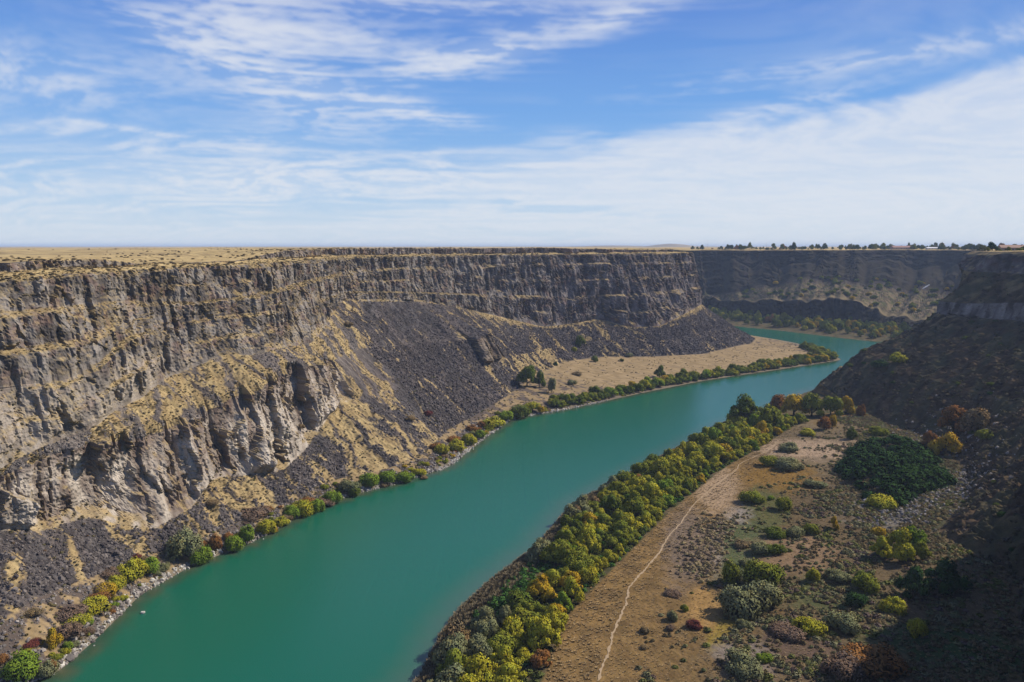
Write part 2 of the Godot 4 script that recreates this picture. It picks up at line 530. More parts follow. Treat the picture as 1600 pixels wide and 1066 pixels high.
func _ready() -> void:
	rng.seed = 20240611
	# ------------------------------------------------------------ camera, sky, sun, exposure
	var cam := Camera3D.new()
	cam.name = "camera"
	cam.position = Vector3(0, 148, 0)
	cam.rotation.x = -atan(148.0 / 1200.0)
	cam.fov = 47.90
	cam.near = 1.0
	cam.far = 40000.0
	add_child(cam)
	cam.current = true
	var we := WorldEnvironment.new()
	we.name = "environment"
	var env := Environment.new()
	env.background_mode = Environment.BG_SKY
	var sky := Sky.new()
	var pano := PanoramaSkyMaterial.new()
	pano.panorama = make_sky()
	sky.sky_material = pano
	env.sky = sky
	env.background_energy_multiplier = 0.7
	env.tonemap_mode = Environment.TONE_MAPPER_LINEAR
	env.tonemap_exposure = 1.32
	env.sdfgi_enabled = true
	env.ssao_enabled = true
	env.ssil_enabled = true
	env.fog_enabled = true
	env.fog_density = 0.00007
	env.fog_light_color = Color(0.72, 0.80, 0.92)
	we.environment = env
	add_child(we)
	var sun := DirectionalLight3D.new()
	sun.name = "sun"
	sun.light_energy = 1.6
	sun.light_color = Color(1.0, 0.955, 0.88)
	sun.light_angular_distance = 0.5
	sun.shadow_enabled = true
	add_child(sun)
	var el := deg_to_rad(43.0)
	var az := deg_to_rad(76.0)
	sun.look_at_from_position(Vector3(sin(az) * cos(el), sin(el), -cos(az) * cos(el)) * 3000.0, Vector3.ZERO, Vector3.UP)

	# ------------------------------------------------------------ the large structure
	rock_mat = ground_material(51, 9.0, 0.62, 1.38)
	soil_mat = ground_material(52, 6.0, 0.72, 1.28)
	build_left()
	build_right()
	build_far()
	build_river()
	build_things()


func build_left() -> void:
	var l0 := PackedFloat32Array([-60, 262, 0, 97, 281, 0, 104, 277, 0, 125, 291, 0, 155, 315, 0, 184, 325, 0, 221, 328, 0, 264, 342, 0, 304, 344, 0, 332, 339, 0, 378, 337, 0, 444, 363, 0, 520, 390, 0, 593, 371, 0, 690, 356, 0, 800, 334, 0, 909, 299, 0, 1008, 267, 0, 1060, 252, 0, 1097, 274, 0, 1165, 319, 0, 1209, 361, 0, 1260, 440, 0, 1300, 560, 0, 1330, 700, 0])
	var l2 := PackedFloat32Array([104, 308, 14, 116, 316, 14, 142, 327, 10, 176, 337, 7, 206, 343, 6, 243, 348, 5, 300, 362, 6, 336, 355, 5, 375, 358, 6, 437, 390, 7, 489, 407, 6, 563, 430, 8, 646, 459, 12, 750, 487, 14, 824, 479, 12, 881, 437, 9, 951, 398, 8, 1034, 386, 11, 1100, 390, 7, 1165, 405, 7, 1215, 440, 6, 1262, 540, 6, 1300, 700, 5])
	var l3 := PackedFloat32Array([118, 353, 32, 131, 352, 27, 147, 359, 25, 156, 360, 25, 177, 350, 13, 206, 359, 15, 229, 378, 22, 250, 374, 19, 271, 373, 16, 300, 387, 22, 344, 410, 40, 401, 422, 39, 471, 448, 37, 545, 469, 37, 590, 468, 33, 607, 470, 33, 625, 474, 34, 637, 486, 31, 739, 507, 28, 808, 506, 29, 861, 482, 30, 922, 439, 25, 990, 424, 30, 1070, 416, 30, 1115, 422, 30, 1160, 450, 28, 1200, 500, 25, 1235, 580, 25, 1265, 720, 25])
	var l4 := PackedFloat32Array([121, 358, 53, 139, 361, 56, 163, 364, 58, 177, 362, 55, 195, 366, 54, 219, 378, 56, 238, 384, 58, 251, 383, 62, 265, 384, 64, 286, 391, 69, 314, 405, 71, 347, 425, 66, 418, 469, 66, 478, 486, 61, 549, 496, 56, 592, 481, 58, 607, 482, 60, 622, 484, 58, 627, 521, 57, 699, 525, 46, 764, 524, 40, 824, 516, 41, 871, 497, 43, 909, 461, 34, 990, 443, 43, 1070, 440, 44, 1110, 446, 46, 1140, 470, 44, 1170, 520, 42, 1205, 600, 42, 1235, 730, 42])
	var l5 := PackedFloat32Array([121, 359, 55, 138, 364, 60, 163, 370, 62, 181, 381, 68, 199, 392, 69, 223, 408, 75, 241, 413, 78, 263, 414, 84, 282, 409, 81, 303, 418, 82, 361, 453, 78, 459, 535, 100, 523, 549, 95, 576, 557, 92, 655, 564, 80, 727, 554, 63, 780, 536, 49, 837, 524, 50, 872, 512, 54, 898, 479, 42, 943, 459, 41, 994, 455, 50, 1050, 460, 56, 1085, 461, 62, 1105, 468, 60, 1125, 490, 58, 1150, 540, 58, 1180, 620, 58, 1205, 740, 58])
	var l6 := PackedFloat32Array([128, 371, 88, 144, 374, 87, 162, 378, 87, 200, 403, 101, 226, 418, 103, 248, 423, 105, 268, 421, 106, 305, 428, 106, 355, 459, 105, 471, 544, 107, 530, 555, 104, 583, 563, 101, 664, 571, 95, 742, 557, 90, 822, 535, 85, 884, 505, 85, 922, 478, 86, 1000, 473, 87, 1085, 469, 88, 1107, 474, 88, 1125, 496, 88, 1148, 545, 88, 1175, 625, 88, 1200, 745, 88])
	var l7 := PackedFloat32Array([136, 386, 119, 153, 390, 119, 185, 404, 120, 218, 422, 118, 252, 428, 115, 288, 430, 116, 326, 449, 119, 403, 504, 122, 483, 556, 125, 541, 567, 126, 652, 579, 127, 751, 564, 127, 847, 532, 127, 935, 486, 127, 1000, 481, 126, 1088, 478, 126, 1108, 483, 126, 1122, 500, 126, 1143, 550, 126, 1170, 630, 126, 1195, 750, 126])
	var l8 := PackedFloat32Array([139, 392, 135, 153, 394, 134, 170, 402, 135, 213, 424, 135, 239, 431, 136, 280, 437, 136, 326, 455, 137, 399, 506, 137, 488, 562, 138, 546, 570, 138, 655, 582, 138, 754, 565, 138, 849, 533, 138, 939, 488, 139, 1000, 484, 138, 1085, 480, 139, 1107, 486, 139, 1120, 503, 139, 1140, 553, 139, 1166, 633, 139, 1190, 752, 139])
	var l9 := PackedFloat32Array()
	var l10 := PackedFloat32Array()
	var l11 := PackedFloat32Array()
	var l12 := PackedFloat32Array()
	var l13 := PackedFloat32Array()
	for k in l8.size() / 3:
		var a := l8[k * 3]
		var b := l8[k * 3 + 1]
		var y := l8[k * 3 + 2]
		var step := 7.0 if a > 330.0 else (5.0 if a < 235.0 else 0.8)
		if a > 900.0: step = 4.0
		l9.append_array([a, b + 30.0, y + 0.8])
		l10.append_array([a, b + 31.2, y + 0.8 + step])
		l11.append_array([a, b + 220.0, y + 2.4 + step * 0.4])
		l12.append_array([a, b + 1200.0, 142.0])
		l13.append_array([a * 1.0, b + 11000.0, 140.0])
	left = Loft.new()
	left.nz = nz
	left.stations = spaced(-60.0, 1330.0, 0.62, 0.00062)
	left.from_axis([l0, l2, l3, l4, l5, l6, l7, l8, l9, l10, l11, l12, l13])
	left.smooth_lines(7)
	left.segs = [
		[34, Loft.BENCH, PackedFloat32Array([0, 0.62, 300, 0.72, 520, 0.7, 660, 0.8, 700, 1.3, 1040, 1.3, 1100, 0.9]), 1.0],
		[40, Loft.TALUS, PackedFloat32Array([100, 0.2, 180, 0.35, 215, 0.6, 240, 0.7, 275, 0.25, 300, 0.3, 330, 0.6, 360, 0.55, 420, 0.16, 470, 0.04, 540, 0.06, 585, 0.38, 640, 0.6, 720, 0.55, 770, 0.25, 850, 0.05, 1000, 0.06, 1060, 0.12]), 1.0],
		[62, Loft.RHYOLITE, PackedFloat32Array([0, 0.3, 400, 0.2, 450, 0.06, 540, 0.02, 590, 0.14, 640, 0.3, 700, 0.2, 760, 0.06, 1060, 0.05]), 1.0],
		[46, Loft.TALUS, PackedFloat32Array([100, 0.5, 200, 0.55, 300, 0.55, 380, 0.5, 430, 0.4, 470, 0.22, 500, 0.06, 560, 0.05, 600, 0.16, 650, 0.15, 690, 10, 1120, 10, 1180, 0.2]), 1.0],
		[46, Loft.BASALT, PackedFloat32Array([0, 0.3]), 1.0],
		[44, Loft.BASALT, PackedFloat32Array([0, 0.3]), 1.0],
		[28, Loft.BASALT, PackedFloat32Array([0, 0.3]), 1.0],
		[16, Loft.PLATEAU, PackedFloat32Array([0, 0.3]), 1.0],
		[8, Loft.BASALT, PackedFloat32Array([0, 0.3]), 1.0],
		[44, Loft.PLATEAU, PackedFloat32Array([0, 0.3]), 1.6],
		[26, Loft.PLATEAU, PackedFloat32Array([0, 0.3]), 1.6],
		[14, Loft.PLATEAU, PackedFloat32Array([0, 0.3]), 2.0],
	]
	left.build(1.0)
	var f := left.first_row
	struct("riverside_bench", left.mesh(0, f[1]), soil_mat, "dry grassy bench and stony bank along the river below the sunlit cliffs")
	struct("talus_slope", left.mesh(f[1], f[2]), soil_mat, "dark boulder talus with straw grass at the foot of the sunlit wall")
	struct("lower_cliff", left.mesh(f[2], f[3]), rock_mat, "pale brown fluted lower cliff and scree above the river")
	struct("upper_talus_slope", left.mesh(f[3], f[4]), soil_mat, "straw grass bench and dark scree below the upper basalt wall")
	struct("canyon_wall", left.mesh(f[4], f[7]), rock_mat, "tiered sunlit basalt canyon wall with grassy ledges")
	struct("plateau", left.mesh(f[7], f[12]), soil_mat, "straw coloured grass plateau above the sunlit canyon wall")


func build_right() -> void:
	var r0 := PackedFloat32Array([-60, 150, 0, 100, 158, 0, 179, 172, 0, 204, 186, 0, 224, 194, 0, 259, 202, 0, 297, 207, 0, 364, 227, 0, 449, 230, 0, 621, 235, 0, 691, 226, 0, 803, 223, 0, 850, 206, 0, 950, 185, 0, 1100, 165, 0, 1300, 110, 0])
	var r1 := PackedFloat32Array([-60, 105, 4, 100, 115, 4, 198, 135, 4, 243, 154, 4, 291, 161, 4, 376, 173, 4, 469, 181, 4, 539, 180, 4, 617, 181, 4, 714, 166, 5, 770, 196, 4, 803, 220, 2, 850, 200, 8, 950, 175, 6, 1100, 150, 6, 1300, 95, 6])
	var r2 := PackedFloat32Array([-60, 8, 12, 278, 7, 12, 361, 14, 15, 409, 50, 11, 452, 45, 13, 500, 48, 13, 546, 57, 14, 623, 90, 10, 661, 124, 8, 720, 160, 7, 770, 192, 8, 803, 213, 12, 850, 190, 20, 950, 160, 12, 1100, 120, 10, 1300, 80, 8])
	var r3 := PackedFloat32Array([-60, -2, 40, 278, -3, 40, 361, 0, 38, 440, -5, 46, 500, 5, 44, 600, 30, 44, 661, 72, 42, 720, 112, 40, 770, 146, 42, 823, 178, 46, 860, 166, 46, 950, 115, 42, 1100, 80, 40, 1300, 40, 40])
	var r4 := PackedFloat32Array([-60, -14, 80, 278, -14, 80, 400, -18, 80, 500, -26, 80, 600, -20, 82, 700, 6, 86, 781, 46, 86, 834, 92, 82, 871, 124, 82, 900, 112, 82, 1000, 62, 82, 1100, 40, 82, 1300, 5, 82])
	var r5 := PackedFloat32Array([-60, -17, 94, 278, -17, 94, 400, -21, 94, 500, -29, 94, 600, -24, 96, 700, 2, 100, 781, 42, 101, 834, 88, 95, 871, 121, 94, 900, 110, 94, 1000, 58, 94, 1100, 36, 94, 1300, 1, 94])
	var r6 := PackedFloat32Array([-60, -27, 122, 278, -27, 122, 400, -34, 122, 500, -50, 122, 600, -60, 123, 700, -40, 124, 781, 2, 125, 834, 44, 124, 871, 78, 124, 900, 102, 124, 950, 114, 126, 1000, 82, 126, 1100, 20, 126, 1300, -20, 126])
	var r7 := PackedFloat32Array([-60, -33, 145, 278, -34, 145, 400, -41, 145, 500, -58, 145, 600, -70, 145, 700, -50, 145, 781, -6, 145, 834, 34, 144, 871, 68, 143, 910, 92, 143, 960, 104, 142, 1000, 74, 142, 1100, 10, 142, 1300, -30, 142])
	var r8 := PackedFloat32Array([-60, -140, 146, 600, -180, 147, 871, -60, 145.5, 960, 0, 144, 1300, -130, 143])
	var r9 := PackedFloat32Array([-60, -2500, 147, 1300, -2500, 145])
	right = Loft.new()
	right.nz = nz
	right.stations = spaced(-60.0, 1300.0, 1.0, 0.0007)
	right.from_axis([r0, r1, r2, r3, r4, r5, r6, r7, r8, r9])
	right.smooth_lines(6)
	right.spots = [
		[186, -357, 71, 230, 0.46, Color(0.105, 0.078, 0.045), 0.35],
		[224, -535, 46, 99, 0.39, Color(0.14, 0.108, 0.066), 0.3],
		[212, -527, 41, 29, 0.37, Color(0.30, 0.22, 0.15), 0.4],
		[166, -466, 22, 38, 0.33, Color(0.175, 0.105, 0.032), 0.3],
		[137, -402, 12, 41, 0.32, Color(0.085, 0.085, 0.035), 0.3],
		[108, -349, 17, 45, 0.29, Color(0.075, 0.088, 0.042), 0.3],
		[120, -396, 7, 16, 0.28, Color(0.20, 0.175, 0.15), 0.5],
		[95, -343, 3, 25, 0.26, Color(0.20, 0.165, 0.13), 0.5],
		[85, -357, 11, 52, 0.22, Color(0.15, 0.112, 0.08), 0.4],
		[123, -447, 12, 49, 0.26, Color(0.28, 0.20, 0.125), 0.4],
		[131, -338, 18, 29, 0.35, Color(0.185, 0.125, 0.075), 0.35],
		[126, -293, 19, 16, 0.39, Color(0.075, 0.08, 0.035), 0.35],
		[77, -263, 7, 15, 0.27, Color(0.19, 0.14, 0.035), 0.25],
		[75, -288, 6, 21, 0.24, Color(0.25, 0.155, 0.06), 0.35],
		[81, -248, 12, 13, 0.30, Color(0.17, 0.14, 0.115), 0.35],
		[101, -252, 12, 19, 0.36, Color(0.10, 0.07, 0.05), 0.35],
		[200, -386, 25, 28, 0.46, Color(0.16, 0.145, 0.125), 0.35],
		[239, -434, 26, 88, 0.49, Color(0.05, 0.05, 0.03), 0.3],
		[153, -248, 28, 15, 0.52, Color(0.045, 0.07, 0.028), 0.4],
		[243, -434, 11, 45, 0.49, Color(0.06, 0.055, 0.04), 0.4],
	]
	var none := PackedFloat32Array([0, 0.4])
	right.segs = [
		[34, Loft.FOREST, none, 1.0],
		[110, Loft.FLOOR, none, 1.0],
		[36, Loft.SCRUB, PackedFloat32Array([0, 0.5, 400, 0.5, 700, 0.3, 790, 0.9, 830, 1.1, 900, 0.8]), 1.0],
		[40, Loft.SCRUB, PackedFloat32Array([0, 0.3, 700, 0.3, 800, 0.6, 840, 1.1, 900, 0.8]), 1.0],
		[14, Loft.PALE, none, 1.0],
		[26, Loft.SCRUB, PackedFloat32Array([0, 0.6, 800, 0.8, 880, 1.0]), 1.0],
		[18, Loft.BASALT, none, 1.0],
		[26, Loft.PLATEAU, none, 1.0],
		[16, Loft.PLATEAU, none, 2.0],
	]
	right.build(-1.0)
	var f := right.first_row
	struct("forest_floor", right.mesh(0, f[1]), soil_mat, "shaded river bank under the belt of riverside trees")
	struct("valley_floor", right.mesh(f[1], f[2]), soil_mat, "dry tan valley floor with scrub and the footpath")
	struct("shaded_slope", right.mesh(f[2], f[4]), soil_mat, "dark scrubby hillside running down to the river")
	struct("shaded_canyon_wall", right.mesh(f[4], f[7]), rock_mat, "shaded canyon wall with a pale cliff band above the dark hillside")
	struct("shaded_plateau", right.mesh(f[7], f[9]), soil_mat, "dry plateau above the shaded canyon wall")


func build_far() -> void:
	var pts := [
		[Vector3(200, 0, -1720), Vector3(180, 8, -1800), Vector3(175, 35, -1808), Vector3(165, 50, -1840), Vector3(150, 138, -1880)],
		[Vector3(380, 0, -1480), Vector3(390, 8, -1680), Vector3(388, 36, -1690), Vector3(385, 49, -1725), Vector3(383, 138, -1790)],
		[Vector3(430, 0, -1405), Vector3(439, 8, -1647), Vector3(441, 36, -1656), Vector3(445, 50, -1695), Vector3(455, 139, -1760)],
		[Vector3(470, 0, -1355), Vector3(500, 8, -1500), Vector3(503, 44, -1508), Vector3(535, 72, -1600), Vector3(573, 139, -1715)],
		[Vector3(510, 0, -1285), Vector3(560, 8, -1430), Vector3(563, 47, -1438), Vector3(625, 92, -1560), Vector3(655, 140, -1640)],
		[Vector3(540, 0, -1230), Vector3(612, 8, -1375), Vector3(615, 50, -1383), Vector3(690, 85, -1540), Vector3(765, 140, -1700)],
		[Vector3(570, 0, -1190), Vector3(640, 8, -1310), Vector3(660, 25, -1330), Vector3(760, 75, -1480), Vector3(890, 140, -1720)],
		[Vector3(620, 0, -1150), Vector3(680, 8, -1260), Vector3(700, 25, -1270), Vector3(790, 75, -1370), Vector3(920, 140, -1560)],
		[Vector3(700, 0, -1120), Vector3(740, 8, -1200), Vector3(755, 25, -1205), Vector3(820, 75, -1270), Vector3(880, 140, -1390)],
		[Vector3(800, 0, -1100), Vector3(820, 8, -1150), Vector3(835, 25, -1155), Vector3(900, 75, -1200), Vector3(960, 141, -1280)],
		[Vector3(950, 0, -1080), Vector3(970, 8, -1110), Vector3(985, 25, -1115), Vector3(1050, 75, -1150), Vector3(1100, 141, -1200)],
	]
	far = Loft.new()
	far.nz = nz
	var n := 620
	var sheet: Array[PackedVector3Array] = []
	for k in 8:
		var l := PackedVector3Array()
		l.resize(n)
		sheet.append(l)
	far.outward.resize(n)
	far.stations.resize(n)
	for j in n:
		var u := float(j) / (n - 1) * (pts.size() - 1)
		var i := mini(int(u), pts.size() - 2)
		var f := u - i
		var ids := [maxi(i - 1, 0), i, i + 1, mini(i + 2, pts.size() - 1)]
		for k in 5:
			var q: Vector3 = pts[ids[1]][k]
			sheet[k][j] = q.cubic_interpolate(pts[ids[2]][k], pts[ids[0]][k], pts[ids[3]][k], f)
		var back: Vector3 = sheet[4][j] - sheet[0][j]
		back.y = 0.0
		back = back.normalized()
		far.outward[j] = -back
		var u2 := float(j) * 440.0 / n
		var sway := nz.n120.get_noise_2d(u2 * 2.6, 5.0)
		var cape := nz.n120.get_noise_2d(u2 * 5.0, 1.0) * 20.0
		sheet[1][j] -= far.outward[j] * cape
		sheet[2][j] += -far.outward[j] * (cape + 3.0) + Vector3(0, nz.n120.get_noise_2d(u2 * 4.0, 30.0) * 7.0, 0)
		sheet[3][j] += -far.outward[j] * (sway * 30.0 + 14.0) + Vector3(0, nz.n120.get_noise_2d(u2 * 3.6, 60.0) * 13.0 - 6.0, 0)
		sheet[4][j] -= far.outward[j] * (sway * 34.0 + nz.n120.get_noise_2d(u2 * 4.2, 90.0) * 30.0 - 6.0)
		sheet[4][j] -= far.outward[j] * 62.0
		sheet[7][j] = sheet[3][j].lerp(sheet[4][j], 0.84)
		sheet[7][j].y = 110.0 + nz.n120.get_noise_2d(u2 * 4.0, 120.0) * 16.0
		var away := Vector3(lerpf(-1.2, 1.0, float(j) / n), 0, -1.0).normalized()
		sheet[5][j] = sheet[4][j] + away * 260.0 + Vector3(0, 1.5, 0)
		sheet[6][j] = Vector3(sheet[4][j].x, 0, sheet[4][j].z) + away * 14000.0 + Vector3(0, 140, 0)
		far.stations[j] = 2000.0 + (far.stations[j - 1] - 2000.0 + sheet[3][j].distance_to(sheet[3][j - 1]) if j > 0 else 0.0)
	far.lines = [sheet[0], sheet[1], sheet[2], sheet[3], sheet[7], sheet[4], sheet[5], sheet[6]]
	var none := PackedFloat32Array([0, 0.5])
	far.segs = [
		[24, Loft.FOREST, none, 1.0],
		[18, Loft.FARWALL, none, 1.0],
		[34, Loft.TERRACE, none, 1.0],
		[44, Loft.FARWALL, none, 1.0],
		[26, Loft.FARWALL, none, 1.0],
		[14, Loft.PLATEAU, none, 1.0],
		[18, Loft.PLATEAU, none, 2.5],
	]
	far.build(0.0)
	var f := far.first_row
	struct("far_river_bank", far.mesh(0, f[1]), soil_mat, "wooded far bank where the river bends out of sight")
	struct("far_canyon_wall", far.mesh(f[1], f[5]), rock_mat, "shaded bluish canyon wall closing the view upstream")
	struct("far_plateau", far.mesh(f[5], f[7]), soil_mat, "flat farmland plateau beyond the far canyon wall")


func build_river() -> void:
	var l0 := PackedFloat32Array()
	var r0 := PackedFloat32Array()
	for j in range(0, left.stations.size(), 3):
		var p := left.lines[0][j]
		l0.append_array([left.stations[j], -0.8 * p.x - 0.6 * p.z])
	for j in range(0, right.stations.size(), 3):
		var p := right.lines[0][j]
		r0.append_array([right.stations[j], -0.8 * p.x - 0.6 * p.z])
	var nx := 280
	var nzz := 380
	var pv := PackedVector3Array()
	var pc := PackedColorArray()
	for i in nx:
		for k in nzz:
			var x := -330.0 + i * 4.2
			var z := -60.0 - k * 4.6
			pv.append(Vector3(x, 0.0, z))
			var a := 0.6 * x - 0.8 * z
			var b := -0.8 * x - 0.6 * z
			var dl := lerp_table(l0, a, 2, 1) - b
			var dr := b - lerp_table(r0, a, 2, 1)
			var c := Color(0.006, 0.088, 0.052)
			var bed := 0.5 + 0.9 * nz.n14.get_noise_2d(x, z)
			if a < 1050.0:
				var near := smoothstep(11.0, 1.0, dl + 3.0 * nz.n14.get_noise_2d(x * 1.5, z * 1.5))
				c = c.lerp(Color(0.065, 0.062, 0.032).lerp(Color(0.03, 0.05, 0.03), clampf(bed, 0.0, 1.0)), near * 0.85)
				c = c.lerp(Color(0.050, 0.085, 0.060), smoothstep(22.0, 0.0, dr) * 0.7)
			pc.append(c)
	var idx := PackedInt32Array()
	for i in nx - 1:
		for k in nzz - 1:
			var q := i * nzz + k
			idx.append_array([q, q + 1, q + nzz, q + nzz, q + 1, q + nzz + 1])
	var arrays := []
	arrays.resize(Mesh.ARRAY_MAX)
	arrays[Mesh.ARRAY_VERTEX] = pv
	arrays[Mesh.ARRAY_COLOR] = pc
	arrays[Mesh.ARRAY_INDEX] = idx
	var up := PackedVector3Array()
	up.resize(pv.size())
	up.fill(Vector3.UP)
	arrays[Mesh.ARRAY_NORMAL] = up
	var m := ArrayMesh.new()
	m.add_surface_from_arrays(Mesh.PRIMITIVE_TRIANGLES, arrays)
	var mat := StandardMaterial3D.new()
	mat.vertex_color_use_as_albedo = true
	mat.roughness = 0.12
	mat.metallic_specular = 0.36
	mat.normal_enabled = true
	mat.normal_texture = grain(61, 26.0, 4, 0, 1, true, 6.0)
	mat.normal_scale = 0.22
	mat.uv1_triplanar = true
	mat.uv1_world_triplanar = true
	mat.uv1_scale = Vector3.ONE / 14.0
	struct("river", m, mat, "smooth teal green river winding through the canyon")


# ---------------------------------------------------------------- plants
const LEAF := [     # linear base colours
	Color(0.170, 0.188, 0.024), Color(0.31, 0.295, 0.028), Color(0.39, 0.265, 0.024), Color(0.225, 0.108, 0.036), Color(0.135, 0.042, 0.034), Color(0.030, 0.066, 0.018),
	Color(0.175, 0.182, 0.090), Color(0.205, 0.150, 0.082), Color(0.098, 0.128, 0.020), Color(0.165, 0.115, 0.085), Color(0.150, 0.220, 0.024)]
const LEAF_WORD := ["olive", "yellow-green", "golden", "rust", "red", "dark", "grey-green", "brown", "green", "plum", "bright"]
var leaf_mats: Array[StandardMaterial3D] = []
var bark_mat: StandardMaterial3D
var crowns := {}
var trunk_mesh: ArrayMesh
var protos := {}


func blob(mesh: Dictionary, at: Vector3, size: Vector3, tint: Color) -> void:    # a small rounded solid, 8 by 5
	var base: int = mesh.v.size()
	for i in 5:
		var th := PI * i / 4.0
		for j in 8:
			var ph := TAU * j / 8.0
			var n := Vector3(sin(th) * cos(ph), cos(th), sin(th) * sin(ph))
			mesh.v.append(at + n * size)
			mesh.n.append(n)
			mesh.c.append(tint)
	for i in 4:
		for j in 8:
			var p := base + i * 8 + j
			var q := base + i * 8 + (j + 1) % 8
			mesh.i.append_array([p, q, p + 8, p + 8, q, q + 8])


func sheet() -> Dictionary:
	return {"v": PackedVector3Array(), "n": PackedVector3Array(), "c": PackedColorArray(), "i": PackedInt32Array()}


func finish(s: Dictionary) -> ArrayMesh:
	var arrays := []
	arrays.resize(Mesh.ARRAY_MAX)
	arrays[Mesh.ARRAY_VERTEX] = s.v
	arrays[Mesh.ARRAY_NORMAL] = s.n
	arrays[Mesh.ARRAY_COLOR] = s.c
	arrays[Mesh.ARRAY_INDEX] = s.i
	var m := ArrayMesh.new()
	m.add_surface_from_arrays(Mesh.PRIMITIVE_TRIANGLES, arrays)
	return m


func leaf(s: Dictionary, at: Vector3, n: Vector3, size: float, tint: Color, shade_n: Vector3) -> void:
	var t := n.cross(Vector3(rng.randf_range(-1, 1), rng.randf_range(-1, 1), rng.randf_range(-1, 1)))
	if t.length() < 0.01: t = n.cross(Vector3.UP + Vector3(0.1, 0, 0.2))
	t = t.normalized() * size
	var b := n.cross(t).normalized() * size * rng.randf_range(0.55, 1.0)
	var k: int = s.v.size()
	s.v.append_array([at - t, at + b, at + t, at - b * 0.8])
	for q in 4:
		s.n.append(shade_n)
		s.c.append(tint)
	if t.cross(b).dot(shade_n) > 0.0: s.i.append_array([k, k + 1, k + 2, k, k + 2, k + 3])    # front faces run clockwise
	else: s.i.append_array([k, k + 2, k + 1, k, k + 3, k + 2])


func crown(shape: String, leaves: int, leaf_size: float) -> ArrayMesh:      # unit crown: radius 1, from 0 to 1 high
	var s := sheet()
	var lobes := []
	var count := 11
	if shape == "shrub":
		count = 12
		for k in count:
			var an := TAU * (k + rng.randf() * 0.7) / count * 1.0
			var out := sqrt(rng.randf()) * 0.68
			var r := rng.randf_range(0.26, 0.42)
			lobes.append([Vector3(cos(an) * out, lerpf(0.58, 0.26, out) * rng.randf_range(0.75, 1.12), sin(an) * out), Vector3(r, r * rng.randf_range(0.8, 1.1) * 1.05, r)])
	elif shape == "upright":
		for k in 9:
			var y := 0.22 + 0.68 * k / 8.0
			var wide := 0.62 * sin(clampf((1.08 - y) * 2.2, 0.0, 1.57)) + 0.05
			var an := rng.randf() * TAU
			var r := rng.randf_range(0.3, 0.42) * (0.6 + 0.6 * wide)
			lobes.append([Vector3(cos(an) * wide * 0.6, y, sin(an) * wide * 0.6), Vector3(r * 1.2, r * 0.62, r * 1.2)])
	else:
		count = 15
		for k in count:
			var an := TAU * (k * 0.382 + rng.randf() * 0.14)
			var f := float(k) / (count - 1)
			var out := 0.78 * sqrt(1.0 - f * 0.95) * rng.randf_range(0.55, 1.15)
			var r := rng.randf_range(0.17, 0.44) * (1.0 if k % 3 else 0.75)
			lobes.append([Vector3(cos(an) * out, 0.30 + 0.50 * f + rng.randf_range(-0.12, 0.10), sin(an) * out), Vector3(r, r * rng.randf_range(0.55, 0.95), r)])
	var area := 0.0
	for l in lobes: area += l[1].x * l[1].x
	for l in lobes:
		var lobe_tint := rng.randf_range(0.86, 1.14)
		var warm := rng.randf_range(-0.14, 0.22)
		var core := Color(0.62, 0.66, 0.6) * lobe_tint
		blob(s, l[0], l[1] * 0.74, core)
		var n := int(leaves * l[1].x * l[1].x / area)
		for k in n:
			var z := rng.randf_range(-0.55, 1.0)
			var an := rng.randf() * TAU
			var q := sqrt(1.0 - z * z)
			var dir := Vector3(cos(an) * q, z, sin(an) * q)
			var at: Vector3 = l[0] + dir * l[1] * rng.randf_range(0.76, 1.2)
			var buried := false
			for m in lobes:
				if m != l and ((at - m[0]) / m[1]).length() < 0.78:
					buried = true
					break
			if buried or at.y < 0.0: continue
			var tilt := (dir + Vector3(rng.randf_range(-1, 1), rng.randf_range(-0.6, 1), rng.randf_range(-1, 1)) * 0.75).normalized()
			var v := lobe_tint * rng.randf_range(0.72, 1.3)
			leaf(s, at, tilt, leaf_size * rng.randf_range(0.7, 1.35), Color(v * (1.0 + warm), v, v * (1.0 - warm)), (dir * 0.75 + tilt * 0.5).normalized())
	return finish(s)


func tapered(points: Array, s: Dictionary) -> void:        # [position, radius] chain, six sides
	for i in points.size() - 1:
		var k: int = s.v.size()
		var p: Vector3 = points[i][0]
		var q: Vector3 = points[i + 1][0]
		var ax := (q - p).normalized()
		var u := ax.cross(Vector3(0.3, 0.1, 0.9)).normalized()
		var w := ax.cross(u)
		for e in 2:
			for j in 6:
				var n := u * cos(TAU * j / 6.0) + w * sin(TAU * j / 6.0)
				s.v.append((p if e == 0 else q) + n * points[i + e][1])
				s.n.append(n)
				s.c.append(Color.WHITE)
		for j in 6:
			var a := k + j
			var b := k + (j + 1) % 6
			s.i.append_array([a, b, a + 6, a + 6, b, b + 6])


func make_trunk() -> ArrayMesh:
	var s := sheet()
	tapered([[Vector3(0, -0.06, 0), 0.085], [Vector3(0.02, 0.16, 0.01), 0.06], [Vector3(-0.01, 0.42, 0.02), 0.045], [Vector3(0.03, 0.74, 0), 0.015]], s)
	for k in 5:
		var an := k * 1.31
		var y := 0.17 + 0.07 * k
		tapered([[Vector3(0.01, y, 0.01), 0.035], [Vector3(cos(an) * 0.3, y + 0.13, sin(an) * 0.3), 0.02], [Vector3(cos(an) * 0.55, y + 0.26, sin(an) * 0.55), 0.007]], s)
	return finish(s)


